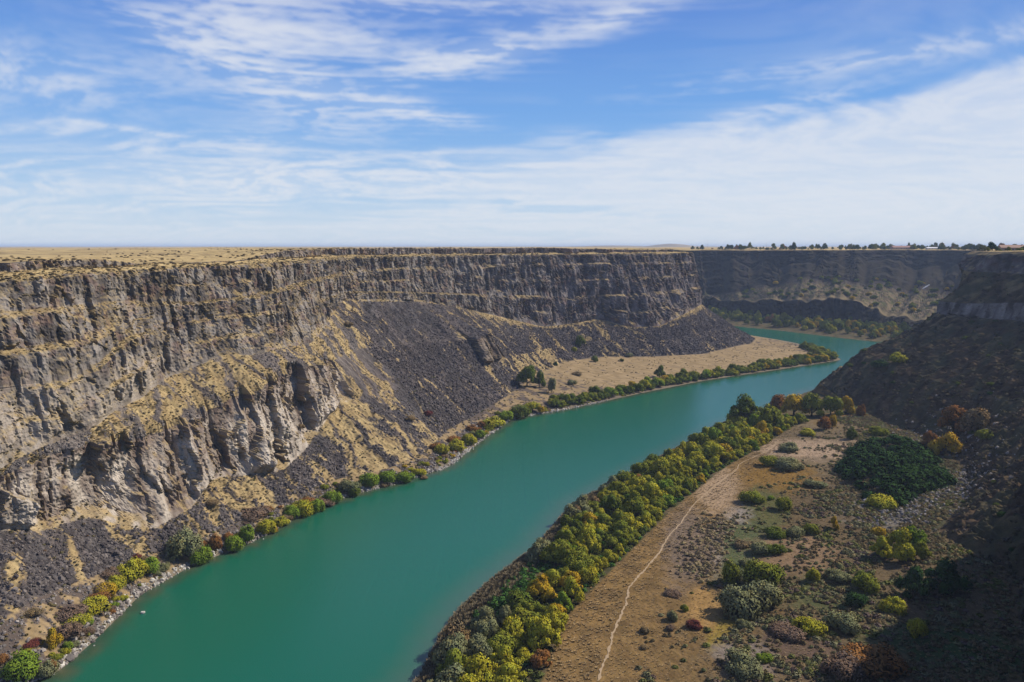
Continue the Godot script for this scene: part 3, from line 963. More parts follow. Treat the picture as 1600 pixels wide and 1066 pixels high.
func make_plants() -> void:
	for k in LEAF.size():
		var m := StandardMaterial3D.new()
		m.vertex_color_use_as_albedo = true
		m.albedo_color = LEAF[k].linear_to_srgb()
		m.roughness = 0.75
		m.metallic_specular = 0.08
		m.backlight_enabled = true
		m.backlight = (LEAF[k] * 0.6).linear_to_srgb()
		m.backlight = Color(0.30, 0.30, 0.22)
		leaf_mats.append(m)
	bark_mat = StandardMaterial3D.new()
	bark_mat.albedo_color = Color(0.12, 0.095, 0.075).linear_to_srgb()
	bark_mat.vertex_color_use_as_albedo = true
	bark_mat.roughness = 0.95
	crowns = {"round": [], "shrub": [], "upright": []}
	for k in 6: crowns["round"].append(crown("round", 3700, 0.046))
	for k in 5: crowns["shrub"].append(crown("shrub", 3400, 0.044))
	for k in 3: crowns["upright"].append(crown("upright", 2400, 0.044))
	trunk_mesh = make_trunk()


func plant(called: String, shape: String, kind: int, at: Vector3, r: float, h: float, label: String, category: String, group := "") -> Node3D:
	var pick: int = rng.randi() % crowns[shape].size()
	var key := "%s %d %d" % [shape, pick, kind]
	var o: Node3D
	if protos.has(key):
		o = protos[key].duplicate()
	else:
		o = Node3D.new()
		put("crown", crowns[shape][pick], leaf_mats[kind], o)
		put("trunk", trunk_mesh, bark_mat, o)
		protos[key] = o
	for m in ["label", "category", "group", "kind"]:
		if o.has_meta(m): o.remove_meta(m)
	o.name = numbered(called)
	add_child(o)
	o.transform = Transform3D(Basis.from_euler(Vector3(rng.randf_range(-0.1, 0.1), rng.randf() * TAU, rng.randf_range(-0.1, 0.1))).scaled_local(Vector3(r * rng.randf_range(0.86, 1.2), h, r * rng.randf_range(0.86, 1.2))), at)
	tag(o, label, category, group)
	return o


func ground(x: float, z: float) -> float:
	var b := -0.8 * x - 0.6 * z
	var a := 0.6 * x - 0.8 * z
	if b > 240.0: return left.height(x, z, 0, left.first_row[5])
	return right.height(x, z, 0, right.first_row[4])


const ORDER := ["nearest", "second nearest", "third nearest", "fourth nearest", "fifth nearest", "sixth nearest", "seventh nearest", "eighth nearest", "ninth nearest", "tenth nearest", "eleventh nearest", "twelfth nearest", "thirteenth nearest", "fourteenth nearest", "fifteenth nearest", "sixteenth nearest", "seventeenth nearest", "farthest"]

func place_row(entries: Array, group: String) -> void:     # [distance along, name, shape, kind, position, r, h, label, category]
	entries.sort_custom(func(p, q): return p[0] < q[0])
	var total := {}
	for e in entries: total[e[7]] = total.get(e[7], 0) + 1
	var seen := {}
	for e in entries:
		var label: String = e[7]
		if total[label] > 1:
			var n: int = seen.get(label, 0)
			seen[label] = n + 1
			label = "%s, %s" % [label, ORDER[mini(n, ORDER.size() - 1)]]
		plant(e[1], e[2], e[3], e[4], e[5], e[6], label, e[8], group)


func station(l: Loft, a: float) -> int:
	return clampi(l.stations.bsearch(a), 0, l.stations.size() - 2)


func weighted(table: Array) -> int:      # [kind, weight, ...]
	var sum := 0.0
	for k in range(1, table.size(), 2): sum += table[k]
	var x := rng.randf() * sum
	for k in range(0, table.size(), 2):
		x -= table[k + 1]
		if x <= 0.0: return table[k]
	return table[0]


# the belt of trees between the river and the footpath
const BELT_WHERE := [[222.0, "at the photo's bottom edge"], [268.0, "level with the red bush"], [318.0, "level with the olive domes"], [362.0, "level with the brown scrub"],
	[415.0, "level with the pale gravel"], [470.0, "level with the olive mound"], [530.0, "level with the orange grass"], [590.0, "level with the lone dark shrub"], [2000.0, "near the belt's upstream end"]]

func plant_belt() -> void:
	var spots_taken: Array[Vector3] = []
	var entries := []
	var tries := 0
	while tries < 9000 and entries.size() < 292:
		tries += 1
		var a := rng.randf_range(150.0, 640.0)
		var j := station(right, a)
		var b0 := -0.8 * right.lines[0][j].x - 0.6 * right.lines[0][j].z
		var b1 := -0.8 * right.lines[1][j].x - 0.6 * right.lines[1][j].z
		var f := rng.randf()
		var b := lerpf(b0 - (6.0 if a > 330.0 else 7.5), b1 + 3.5, f)
		var x := 0.6 * a - 0.8 * b
		var z := -0.8 * a - 0.6 * b
		var r := rng.randf_range(3.8, 7.8)
		if a < 330.0 and f < 0.45 and a > 225.0 and a < 282.0: continue         # the open green gap by the water
		if f > 0.85: r *= 0.8
		var free := true
		for s in spots_taken:
			if Vector2(s.x - x, s.z - z).length() < (s.y + r) * 0.53:
				free = false
				break
		if not free: continue
		spots_taken.append(Vector3(x, r, z))
		var patch := nz.n40.get_noise_2d(x * 1.1, z * 1.1)
		var kind := weighted([0, 5.0, 1, 4.5 + 6.0 * maxf(patch, 0.0), 8, 1.6, 2, 0.18 + (0.55 if f > 0.6 else 0.0), 3, 0.06 + (0.22 if f > 0.7 else 0.0), 10, 0.8])
		if f < 0.42 and a < 235.0 or f < 0.25 and a < 300.0 or f < 0.12 and a > 330.0 and a < 420.0: kind = weighted([7, 3.0, 6, 3.0, 0, 1.0])
		var where := ""
		for w in BELT_WHERE:
			if a < w[0]:
				where = w[1]
				break
		var side := "on the water side" if f < 0.36 else ("amid the belt" if f < 0.68 else "on the path side")
		var size := "broad" if r > 6.1 else ("small" if r < 4.9 else "rounded")
		entries.append([a, "riverside_tree", "upright" if rng.randf() < 0.1 else "round", kind, Vector3(x, ground(x, z) - 0.3, z), r, r * rng.randf_range(1.0, 1.75), "%s %s tree %s, %s" % [size, LEAF_WORD[kind], side, where], "tree"])
	place_row(entries, "trees of the belt between river and footpath")


func plant_far_shore() -> void:           # along the sandy bench, on the point
	var entries := []
	var where_names := [[720.0, "below the paired dark trees"], [790.0, "below the scree-foot tree"], [870.0, "below the lone bench tree"], [950.0, "where the shore straightens"], [1030.0, "before the point"], [2000.0, "on the point"]]
	var a := 578.0
	while a < 1150.0:
		for row in (2 if a < 930.0 else 3):
			var j := station(left, a)
			var b := -0.8 * left.lines[0][j].x - 0.6 * left.lines[0][j].z + 8.0 + row * 8.5 + rng.randf_range(-2.5, 2.5)
			if row > 0 and rng.randf() < 0.3: continue
			var aa := a + rng.randf_range(-3.0, 3.0)
			var x := 0.6 * aa - 0.8 * b
			var z := -0.8 * aa - 0.6 * b
			var r := rng.randf_range(4.6, 7.4)
			var kind := weighted([8, 6.0, 0, 3.0, 10, 1.0, 2, (2.2 if a > 930.0 and a < 1060.0 else 0.5), 1, 0.8])
			var where := ""
			for w in where_names:
				if a < w[0]:
					where = w[1]
					break
			entries.append([aa, "shore_tree", "round", kind, Vector3(x, ground(x, z) - 0.3, z), r, r * rng.randf_range(1.0, 1.45), "%s %s tree, %s shore row, %s" % ["broad" if r > 6.4 else ("small" if r < 5.4 else "rounded"), LEAF_WORD[kind], ["front", "second", "rear"][row], where], "tree"])
		a += rng.randf_range(6.5, 8.5)
	place_row(entries, "trees along the shore of the sandy bench")


func plant_far_bank() -> void:
	var entries := []
	for k in 210:
		var u := rng.randf()
		var j := int(lerpf(70.0, 330.0, u) * 620.0 / 440.0)
		var f := sqrt(rng.randf()) * 0.9 + 0.1
		var row := int(f * far.first_row[1])
		var p: Vector3 = far.verts[j][row]
		var r := rng.randf_range(5.0, 8.5)
		var kind := weighted([8, 5.0, 0, 3.0, 1, 1.0 if u < 0.4 else 0.4, 2, 1.5 if u > 0.35 and u < 0.8 else 0.2, 3, 0.3])
		entries.append([u, "far_tree", "round", kind, p + Vector3(0, -0.4, 0), r, r * rng.randf_range(1.3, 1.8), "%s %s tree on the far bank %s, %s" % ["tall" if r > 7.2 else ("small" if r < 6.0 else "rounded"), LEAF_WORD[kind], "by the water" if f < 0.45 else ("mid-grove" if f < 0.75 else "under the cliff"), "at the scree end" if u < 0.3 else ("amid the bend" if u < 0.6 else "hillside end")], "tree"])
	place_row(entries, "trees on the far bank of the bend")
	entries.clear()
	for k in 110:
		var u := rng.randf()
		var j := int(lerpf(110.0, 330.0, u) * 620.0 / 440.0)
		var row := far.first_row[2] + int(rng.randf() * (far.first_row[3] - far.first_row[2]) * 1.2)
		var p: Vector3 = far.verts[j][row]
		var r := rng.randf_range(3.5, 6.5)
		var kind := weighted([8, 4.0, 0, 3.0, 2, 1.0, 5, 1.0])
		entries.append([u, "far_shrub", "shrub", kind, p, r, r * 1.2, "%s %s bush on the terrace below the far canyon wall, %s" % ["large" if r > 5.4 else ("small" if r < 4.4 else "middling"), LEAF_WORD[kind], "its near edge" if row < far.first_row[2] + 10 else ("its middle" if row < far.first_row[2] + 24 else "its back")], "shrub"])
	place_row(entries, "bushes on the terrace below the far wall")


func plant_rim() -> void:
	var entries := []
	for k in 420:
		var j := int(lerpf(60.0, 330.0, pow(rng.randf(), 0.5)) * 620.0 / 440.0)
		if nz.n14.get_noise_1d(j * 0.9) + 0.35 < rng.randf() * 0.7: continue
		var back := rng.randf_range(25.0, 240.0)
		var p: Vector3 = far.lines[5][j]
		p += (far.lines[6][j] - p).normalized() * back
		var r := 2.6 + 5.0 * pow(rng.randf(), 2.2)
		var kind := weighted([8, 5.0, 5, 3.0, 0, 2.0, 6, 1.0, 3, 0.4])
		entries.append([p.x, "rim_tree", "round" if rng.randf() < 0.8 else "upright", kind, p, r, r * rng.randf_range(1.3, 2.1), "%s %s tree on the far rim %s%s" % ["large" if r > 5.2 else ("small" if r < 3.4 else "medium"), LEAF_WORD[kind], "near the masts" if p.x < 560.0 else ("above the buttress" if p.x < 720.0 else ("by the reddish-roofed house" if p.x < 880.0 else "by the rim gully")), " at its edge" if back < 80.0 else (" set back" if back < 160.0 else " farthest back")], "tree"])
	place_row(entries, "trees along the far canyon rim")
	for q in RIM:
		var y: float = right.height(q[0], q[1], right.first_row[6], right.first_row[9])
		plant("rim_tree", "round", q[2], Vector3(q[0], y, q[1]), q[3], q[4], q[5], "tree", "trees by the house above the shaded wall")


const RIM := [
	[482, -792, 6, 5.0, 6.6, "pale thin tree on the brow left of the brown-roofed house"],
	[494, -795, 5, 5.6, 8.6, "dark full tree on the brow just left of the brown-roofed house"],
	[516, -815, 9, 4.1, 8.8, "bare purplish tree behind the brown-roofed house"],
	[531, -818, 5, 4.4, 7.5, "dark tree rising behind the brown roof"],
	[526, -795, 8, 4.3, 5.3, "green bush by the brown-roofed house at the photo edge"],
	[515, -785, 0, 3.3, 3.3, "low olive bush in front of the brown-roofed house"],
	[486, -790, 0, 3.3, 4.0, "low green bush between the two trees on the brow"],
	[500, -795, 8, 3.0, 3.3, "small green bush at the left end of the brown-roofed house"],
	[512, -797, 0, 3.3, 4.6, "olive bush against the middle of the brown-roofed house"],
]
const THINGS := [   # name, shape, leaf colour, x, z, radius, height, label, category, group
	["riverside_shrub", "shrub", 10, -168.2, -247.6, 6.3, 9.5, "bright yellow-green shrub, nearest of the shrubs on the rocky sunlit bank", "shrub", ""],
	["riverside_shrub", "shrub", 6, -161.2, -250.7, 4.4, 5.4, "grey-green bush beside the bright yellow-green one nearest the bottom left corner", "shrub", ""],
	["sapling", "upright", 2, -165.3, -262.7, 3.1, 7.5, "golden yellow sapling above the white rocks near the bottom left corner", "tree", ""],
	["riverside_shrub", "shrub", 3, -160.4, -252.1, 2.2, 5.2, "small orange bush at the foot of the golden sapling", "shrub", ""],
	["riverside_shrub", "shrub", 10, -161.7, -264.0, 2.1, 3.8, "tiny bright green bush by the white rocks beside the golden sapling", "shrub", ""],
	["riverside_shrub", "shrub", 1, -165.8, -277.5, 5.3, 4.9, "pale yellow-green bush on the white rocks below the plum thicket", "shrub", ""],
	["riverside_shrub", "shrub", 1, -165.6, -289.8, 5.7, 6.3, "yellow-green bush on the white rocks between plum thicket and water", "shrub", ""],
	["riverside_shrub", "shrub", 2, -166.9, -301.1, 4.3, 5.7, "gold-tipped bush on the bank just below the broad yellow-green one", "shrub", ""],
	["riverside_shrub", "shrub", 1, -166.7, -308.0, 5.3, 6.2, "yellow-green bush merging with the broad one above the white rocks", "shrub", ""],
	["riverside_shrub", "shrub", 1, -165.5, -319.8, 7.1, 8.5, "broad yellow-green bush, fullest above the white rocks on the near bank", "shrub", ""],
	["riverside_shrub", "shrub", 10, -161.8, -328.8, 5.5, 6.4, "fresh green bush just downstream of the big grey willow", "shrub", ""],
	["riverside_shrub", "shrub", 6, -165.0, -322.6, 3.6, 5.0, "small blue-grey bush behind the fresh green one near the red leaves", "shrub", ""],
	["riverside_shrub", "shrub", 6, -157.8, -332.5, 3.6, 4.0, "small grey bush on the bank against the foot of the big grey willow", "shrub", ""],
	["willow", "shrub", 6, -153.7, -347.7, 9.7, 13.9, "largest grey-green willow on the sunlit bank, below the pale cliff", "tree", ""],
	["riverside_shrub", "shrub", 10, -146.0, -345.9, 4.7, 9.1, "rich green bush growing against the right side of the big grey willow", "shrub", ""],
	["riverside_shrub", "shrub", 3, -144.9, -359.8, 3.8, 7.5, "round orange bush behind the pale rock ledge at the water", "shrub", ""],
	["riverside_shrub", "shrub", 3, -142.1, -369.4, 3.1, 3.8, "smaller rust bush above the round orange one", "shrub", ""],
	["riverside_shrub", "shrub", 10, -136.4, -361.8, 5.8, 7.9, "green bush standing over the pale rock ledge, left of two", "shrub", ""],
	["riverside_shrub", "shrub", 10, -133.0, -371.4, 5.2, 9.4, "green bush with golden top over the pale rock ledge, right of two", "shrub", ""],
	["riverside_shrub", "shrub", 2, -136.3, -373.4, 2.6, 4.0, "golden crown tip between the two green bushes over the pale ledge", "shrub", ""],
	["riverside_shrub", "shrub", 1, -128.1, -383.2, 6.4, 7.7, "yellow-green bush with a golden neighbour just upstream of the pale ledge", "shrub", ""],
	["riverside_shrub", "shrub", 2, -123.9, -384.7, 2.3, 4.2, "small golden bush tucked beside the yellow-green one above the pale ledge", "shrub", ""],
	["riverside_shrub", "shrub", 1, -123.1, -395.4, 5.1, 4.9, "low yellow-green bush between golden bush and dark boulder at the water", "shrub", ""],
	["riverside_shrub", "shrub", 10, -121.0, -407.2, 5.2, 6.3, "mid green bush just downstream of the twin bright bushes", "shrub", ""],
	["riverside_shrub", "shrub", 1, -116.7, -412.1, 6.7, 8.6, "left of the twin bright bushes beside the dark boulder at the shore", "shrub", ""],
	["riverside_shrub", "shrub", 10, -110.0, -416.5, 5.3, 8.3, "right of the twin bright bushes, close above the shore", "shrub", ""],
	["riverside_shrub", "shrub", 3, -116.9, -421.3, 5.7, 5.1, "rust bush behind the twin bright bushes", "shrub", ""],
	["riverside_shrub", "shrub", 9, -108.5, -426.9, 6.5, 5.3, "brown-red bush between rust bush and the green willows", "shrub", ""],
	["riverside_shrub", "shrub", 10, -104.0, -432.4, 6.6, 7.8, "green willow at the downstream end of the grey-green row", "shrub", ""],
	["riverside_shrub", "shrub", 6, -98.3, -448.0, 7.6, 7.8, "grey-green willow in the middle of its row under the dark talus", "shrub", ""],
	["riverside_shrub", "shrub", 8, -93.6, -443.9, 4.3, 6.6, "dark green bush in front of the grey-green willow under the talus", "shrub", ""],
	["riverside_shrub", "shrub", 10, -88.1, -459.4, 5.7, 8.2, "green bush at the water where the dark talus comes closest to it", "shrub", ""],
	["riverside_shrub", "shrub", 10, -78.0, -468.0, 7.4, 8.3, "broad green bush at the water below the widest dark talus", "shrub", ""],
	["riverside_shrub", "shrub", 10, -67.8, -472.4, 5.8, 7.0, "green bush upstream of the broad one below the dark talus", "shrub", ""],
	["riverside_shrub", "shrub", 1, -59.8, -484.4, 5.1, 5.7, "small yellowish bush at the water below the red bush on the talus", "shrub", ""],
	["thicket", "shrub", 9, -169.9, -280.8, 7.7, 4.1, "wide plum-brown leafless thicket on the stony near bank", "shrub", ""],
	["thicket", "shrub", 9, -165.3, -270.2, 5.7, 5.2, "lower plum-brown thicket just above the white rocks", "shrub", ""],
	["riverside_shrub", "shrub", 3, -167.9, -295.5, 5.5, 3.9, "rusty bush behind the gold-tipped one on the near bank", "shrub", ""],
	["riverside_shrub", "shrub", 7, -178.6, -272.3, 4.1, 3.2, "round olive-brown bush alone on the grey stones near the left edge", "shrub", ""],
	["riverside_shrub", "shrub", 9, -169.1, -303.0, 5.6, 4.0, "grey-brown bare bush on the slope above the broad yellow-green one", "shrub", ""],
	["riverside_shrub", "shrub", 9, -136.8, -396.1, 8.4, 4.4, "wide brown bush above the yellow-green shore bushes", "shrub", ""],
	["riverside_shrub", "shrub", 7, -122.5, -401.0, 4.0, 3.4, "low olive-brown bush on dry grass above the shore bushes", "shrub", ""],
	["riverside_shrub", "shrub", 3, -133.6, -401.0, 5.5, 3.8, "rusty bush on the dry grass right of the dark stone fan", "shrub", ""],
	["riverside_shrub", "shrub", 7, -156.1, -386.6, 4.0, 3.0, "dark olive bush at the left edge of the dark stone fan", "shrub", ""],
	["riverside_shrub", "shrub", 7, -157.1, -355.2, 3.1, 2.3, "small dark bush on dry grass at the foot of the pale cliff", "shrub", ""],
	["creeper", "shrub", 4, -171.6, -259.0, 4.2, 1.9, "crimson creeper spread over grey stones near the left edge", "shrub", ""],
	["creeper", "shrub", 4, -173.0, -252.0, 2.5, 1.1, "crimson creeper patch closest to the left edge of the photo", "shrub", ""],
	["riverside_shrub", "shrub", 4, -169.1, -331.5, 2.8, 2.6, "crimson bush under the low rock outcrop of the near bank", "shrub", ""],
	["riverside_shrub", "shrub", 4, -163.0, -334.6, 1.8, 2.9, "small crimson bush right beside the one under the low outcrop", "shrub", ""],
	["riverside_shrub", "shrub", 9, -171.0, -314.1, 5.1, 3.0, "maroon bush directly below the low rock outcrop", "shrub", ""],
	["riverside_shrub", "shrub", 4, -64.9, -583.8, 3.7, 4.4, "single red bush high on the dark talus", "shrub", ""],
	["riverside_shrub", "shrub", 1, -49.5, -526.1, 6.4, 7.8, "yellow-green shore bush where the bank begins to turn", "shrub", ""],
	["riverside_shrub", "shrub", 3, -53.7, -532.0, 6.0, 4.7, "orange bush behind the first shore bushes of the turn", "shrub", ""],
	["riverside_shrub", "shrub", 1, -40.0, -543.7, 7.5, 8.3, "second yellow-green shore bush of the turning bank", "shrub", ""],
	["riverside_shrub", "shrub", 1, -32.1, -561.3, 6.7, 8.4, "third yellow-green shore bush of the turning bank", "shrub", ""],
	["riverside_shrub", "shrub", 3, -43.8, -557.7, 7.6, 5.1, "largest orange bush of the turning bank", "shrub", ""],
	["riverside_shrub", "shrub", 3, -31.3, -592.7, 6.1, 5.4, "orange bush farther up the turning bank", "shrub", ""],
	["riverside_shrub", "shrub", 3, -24.9, -609.6, 5.2, 5.3, "topmost orange bush of the turning bank", "shrub", ""],
	["riverside_shrub", "shrub", 1, -14.7, -616.2, 10.5, 9.6, "wide yellow-green bush where the gravel shore begins", "shrub", ""],
	["riverside_shrub", "shrub", 10, -24.7, -580.1, 6.0, 7.3, "greenish shore bush between the orange bush and the wide yellow-green one", "shrub", ""],
	["riverside_shrub", "shrub", 10, -4.4, -644.7, 7.1, 8.1, "green bush upstream of the wide yellow-green one", "shrub", ""],
	["riverside_shrub", "shrub", 8, 6.7, -653.6, 8.9, 12.4, "full dark green bush at the downstream end of the gravel shore", "shrub", ""],
	["riverside_shrub", "shrub", 1, 18.3, -673.9, 8.0, 10.1, "yellowish bush next to the full dark green one by the gravel", "shrub", ""],
	["riverside_shrub", "shrub", 2, 26.2, -671.5, 3.7, 8.6, "golden bush below the lone grey tree", "shrub", ""],
	["talus_shrub", "shrub", 7, -165.3, -736.3, 4.1, 5.2, "olive bush alone on the upper dark talus", "shrub", ""],
	["talus_shrub", "shrub", 7, -138.0, -641.6, 4.4, 3.8, "olive-brown bush lower on the dark talus", "shrub", ""],
	["talus_shrub", "shrub", 7, -74.2, -552.6, 4.3, 3.5, "brown bush on talus left of the red bush", "shrub", ""],
	["talus_shrub", "shrub", 7, -79.0, -462.3, 3.2, 3.0, "low brown bush in the lower dark talus", "shrub", ""],
	["talus_shrub", "shrub", 7, -56.3, -478.2, 3.7, 2.5, "yellow-brown bush at the toe of the dark talus", "shrub", ""],
	["talus_shrub", "shrub", 7, -134.5, -477.7, 3.0, 2.8, "small bush below the end of the pale cliff", "shrub", ""],
	["bench_tree", "round", 8, 14.6, -751.7, 9.5, 21.6, "larger of the paired dark trees on the sandy bench", "tree", ""],
	["bench_tree", "round", 8, 27.5, -755.8, 4.8, 14.8, "slimmer of the paired dark trees on the sandy bench", "tree", ""],
	["bench_tree", "round", 6, 38.6, -735.8, 4.7, 15.1, "lone upright grey tree at the edge of the shore thicket", "tree", ""],
	["bench_tree", "round", 8, 85.1, -944.6, 6.8, 13.6, "round green tree at the foot of the dark scree on the bench", "tree", ""],
	["bench_shrub", "shrub", 1, 75.8, -927.0, 3.5, 6.6, "tiny yellow-green bush left of the round tree under the scree", "shrub", ""],
	["bench_shrub", "shrub", 8, 98.6, -907.2, 4.6, 7.9, "small green bush right of the round tree under the scree", "shrub", ""],
	["bench_shrub", "shrub", 8, 132.8, -921.6, 3.1, 4.3, "tiny dark bush in the middle of the sandy bench", "shrub", ""],
	["bench_shrub", "shrub", 6, 147.1, -954.9, 5.7, 5.8, "low grey bush against the scree on the bench", "shrub", ""],
	["bench_tree", "round", 8, 163.9, -843.9, 6.1, 12.3, "round green tree standing alone beyond the shore thicket", "tree", ""],
	["bench_shrub", "shrub", 6, 61.1, -777.1, 5.3, 5.8, "low grey-green bush on bare sand right of the grey tree", "shrub", ""],
	["bench_shrub", "shrub", 7, 71.3, -827.8, 7.0, 3.2, "flat olive mat of brush on the sand behind the grey-green bush", "shrub", ""],
	["bench_shrub", "shrub", 5, 49.6, -865.0, 3.3, 4.7, "small dark bush among the boulders above the bench", "shrub", ""],
	["riverside_tree", "round", 8, 192.5, -623.4, 14.9, 21.8, "tall dark green tree at the upstream end of the river belt", "tree", ""],
	["riverside_tree", "round", 0, 204.7, -596.2, 13.3, 18.0, "olive tree tinged with orange behind the tall dark one", "tree", ""],
	["riverside_tree", "round", 2, 189.0, -572.7, 7.2, 12.2, "golden tree in front of the tall dark green one", "tree", ""],
	["grove_tree", "round", 3, 237.4, -675.5, 10.3, 15.4, "orange-tinged tree at the water end of the rocky point grove", "tree", ""],
	["grove_tree", "round", 2, 243.2, -650.3, 11.7, 18.1, "gold-green tree second from the water in the point grove", "tree", ""],
	["grove_tree", "round", 0, 255.0, -641.1, 12.2, 19.1, "dark olive tree in the middle of the point grove", "tree", ""],
	["grove_tree", "round", 0, 271.1, -640.6, 10.6, 17.2, "olive tree on the hill side of the point grove", "tree", ""],
	["grove_tree", "round", 2, 286.8, -646.9, 7.2, 13.3, "small golden tree ending the point grove at the hill foot", "tree", ""],
	["valley_shrub", "shrub", 3, 291.9, -629.0, 5.3, 11.0, "single orange bush right of the point grove", "shrub", ""],
	["valley_shrub", "shrub", 3, 243.7, -586.1, 5.9, 12.1, "left half of the orange clump on the sage flat", "shrub", ""],
	["valley_shrub", "shrub", 2, 253.7, -595.9, 4.4, 11.5, "right golden half of the orange clump on the sage flat", "shrub", ""],
	["valley_shrub", "shrub", 1, 225.3, -571.9, 5.8, 5.8, "low yellow-green bush left of the orange clump on the sage flat", "shrub", ""],
	["valley_shrub", "shrub", 8, 248.9, -548.1, 4.6, 9.6, "upright grey-green bush on the sage flat above the dark thicket", "shrub", ""],
	["valley_shrub", "shrub", 6, 195.1, -524.5, 8.6, 6.9, "dark rounded shrub standing alone beside the upper path", "shrub", ""],
	["valley_shrub", "shrub", 0, 167.4, -488.3, 7.5, 7.8, "olive bush at the top of the orange grass patch", "shrub", ""],
	["valley_shrub", "shrub", 6, 177.1, -477.8, 9.2, 7.7, "silver-grey brush right of the olive bush at the orange grass", "shrub", ""],
	["valley_shrub", "shrub", 6, 178.3, -439.1, 7.4, 4.0, "flat dark grey bush left of the dark thicket", "shrub", ""],
	["valley_shrub", "shrub", 0, 134.5, -414.6, 8.0, 6.8, "olive mound at the lower edge of the orange grass patch", "shrub", ""],
	["valley_shrub", "shrub", 10, 145.6, -418.1, 2.5, 3.3, "tiny bright green bush beside the olive mound", "shrub", ""],
	["valley_shrub", "shrub", 0, 145.5, -399.0, 5.6, 8.5, "dull green bush below the tiny bright one", "shrub", ""],
	["valley_tree", "upright", 2, 159.0, -363.9, 2.5, 7.0, "small clear yellow tree alone on the brush flat", "tree", ""],
	["valley_shrub", "shrub", 8, 128.4, -358.9, 6.7, 4.9, "dark grey-green shrub, left end of a row of three", "shrub", ""],
	["valley_shrub", "shrub", 6, 136.8, -358.0, 5.1, 5.2, "grey shrub in the middle of a row of three", "shrub", ""],
	["valley_shrub", "shrub", 0, 146.2, -361.5, 4.1, 5.2, "olive shrub with yellow leaves ending the row of three", "shrub", ""],
	["valley_shrub", "shrub", 7, 109.6, -349.2, 4.6, 3.3, "straw coloured dry clump beside the wet green patch", "shrub", ""],
	["valley_shrub", "shrub", 6, 115.4, -340.0, 5.4, 4.9, "grey-green shrub below the straw coloured clump", "shrub", ""],
	["valley_shrub", "shrub", 8, 120.9, -337.1, 5.4, 4.9, "dark shrub right of the grey-green one below the straw clump", "shrub", ""],
	["domed_shrub", "shrub", 0, 91.5, -309.5, 5.3, 10.7, "smaller left of the two olive domed shrubs", "shrub", ""],
	["domed_shrub", "shrub", 0, 104.7, -306.7, 9.0, 11.0, "larger right of the two olive domed shrubs", "shrub", ""],
	["valley_shrub", "shrub", 6, 104.2, -327.4, 4.0, 3.2, "pale grey brush just behind the two olive domes", "shrub", ""],
	["domed_shrub", "shrub", 6, 86.4, -282.3, 8.9, 11.7, "wide grey-green rounded shrub in front of the olive domes", "shrub", ""],
	["domed_shrub", "shrub", 6, 97.9, -285.5, 8.2, 9.9, "right-hand part of the wide grey-green shrub below the olive domes", "shrub", ""],
	["valley_shrub", "shrub", 6, 86.1, -270.7, 2.6, 3.2, "small pale bush at the foot of the wide grey-green shrub", "shrub", ""],
	["valley_shrub", "shrub", 1, 125.4, -306.5, 3.6, 6.4, "olive-yellow bush alone right of the domed shrubs", "shrub", ""],
	["valley_shrub", "shrub", 6, 136.2, -306.6, 5.7, 4.4, "grey-green bush right of the olive-yellow one", "shrub", ""],
	["valley_shrub", "shrub", 8, 144.2, -302.4, 4.2, 4.9, "dark green bush under the bright yellow-green trees", "shrub", ""],
	["valley_shrub", "shrub", 1, 108.0, -265.0, 6.1, 6.1, "pale yellow-green shrub, left of the pair above the rusty thicket", "shrub", ""],
	["valley_shrub", "shrub", 6, 121.2, -265.3, 6.7, 6.6, "grey-green shrub, right of the pair above the rusty thicket", "shrub", ""],
	["valley_shrub", "shrub", 5, 133.2, -282.9, 5.1, 5.7, "dark round bush behind the pair above the rusty thicket", "shrub", ""],
	["red_shrub", "shrub", 4, 68.3, -271.2, 3.4, 3.1, "low red bush alone on the tan grass by the path", "shrub", ""],
	["valley_shrub", "shrub", 6, 60.9, -278.1, 2.6, 4.1, "grey-green bush on the tan grass left of the red bush", "shrub", ""],
	["valley_shrub", "shrub", 9, 59.1, -270.5, 2.1, 2.2, "purple-grey bush just below the grey-green one on the tan grass", "shrub", ""],
	["valley_shrub", "shrub", 9, 66.2, -300.1, 3.9, 2.1, "purple-grey bush on the tan grass below the brown scrub", "shrub", ""],
	["valley_shrub", "shrub", 7, 49.4, -269.7, 2.3, 2.4, "dark brown bush on the tan grass near the path bend", "shrub", ""],
	["valley_shrub", "shrub", 7, 47.1, -258.7, 2.0, 1.6, "small dark bush lowest on the tan grass by the path", "shrub", ""],
	["valley_shrub", "shrub", 0, 67.2, -285.3, 1.9, 3.1, "small olive bush on the tan grass above the grey-green one", "shrub", ""],
	["valley_shrub", "shrub", 9, 41.0, -391.6, 2.3, 1.9, "small dark bush between the belt and the path", "shrub", ""],
	["cluster_tree", "round", 1, 163.4, -324.5, 5.5, 8.5, "left front tree of the bright yellow-green cluster", "tree", ""],
	["cluster_tree", "round", 1, 172.4, -330.0, 5.6, 10.8, "rear left tree of the bright yellow-green cluster", "tree", ""],
	["cluster_tree", "round", 10, 179.0, -328.8, 5.9, 11.4, "rear right tree of the bright yellow-green cluster", "tree", ""],
	["cluster_tree", "round", 1, 169.6, -317.7, 5.1, 8.5, "middle front tree of the bright yellow-green cluster", "tree", ""],
	["cluster_tree", "round", 0, 178.6, -321.0, 3.9, 7.7, "right-hand end of the bright yellow-green cluster", "tree", ""],
	["valley_shrub", "shrub", 2, 175.5, -353.0, 3.8, 5.0, "small yellow bush just above the bright yellow-green cluster", "shrub", ""],
	["valley_shrub", "shrub", 0, 142.3, -295.2, 6.2, 7.2, "olive bush at the edge of the shadow, left of the bright leaves", "shrub", ""],
	["valley_shrub", "shrub", 1, 144.5, -276.6, 4.8, 6.1, "bright leaved bush half in shadow below the olive one", "shrub", ""],
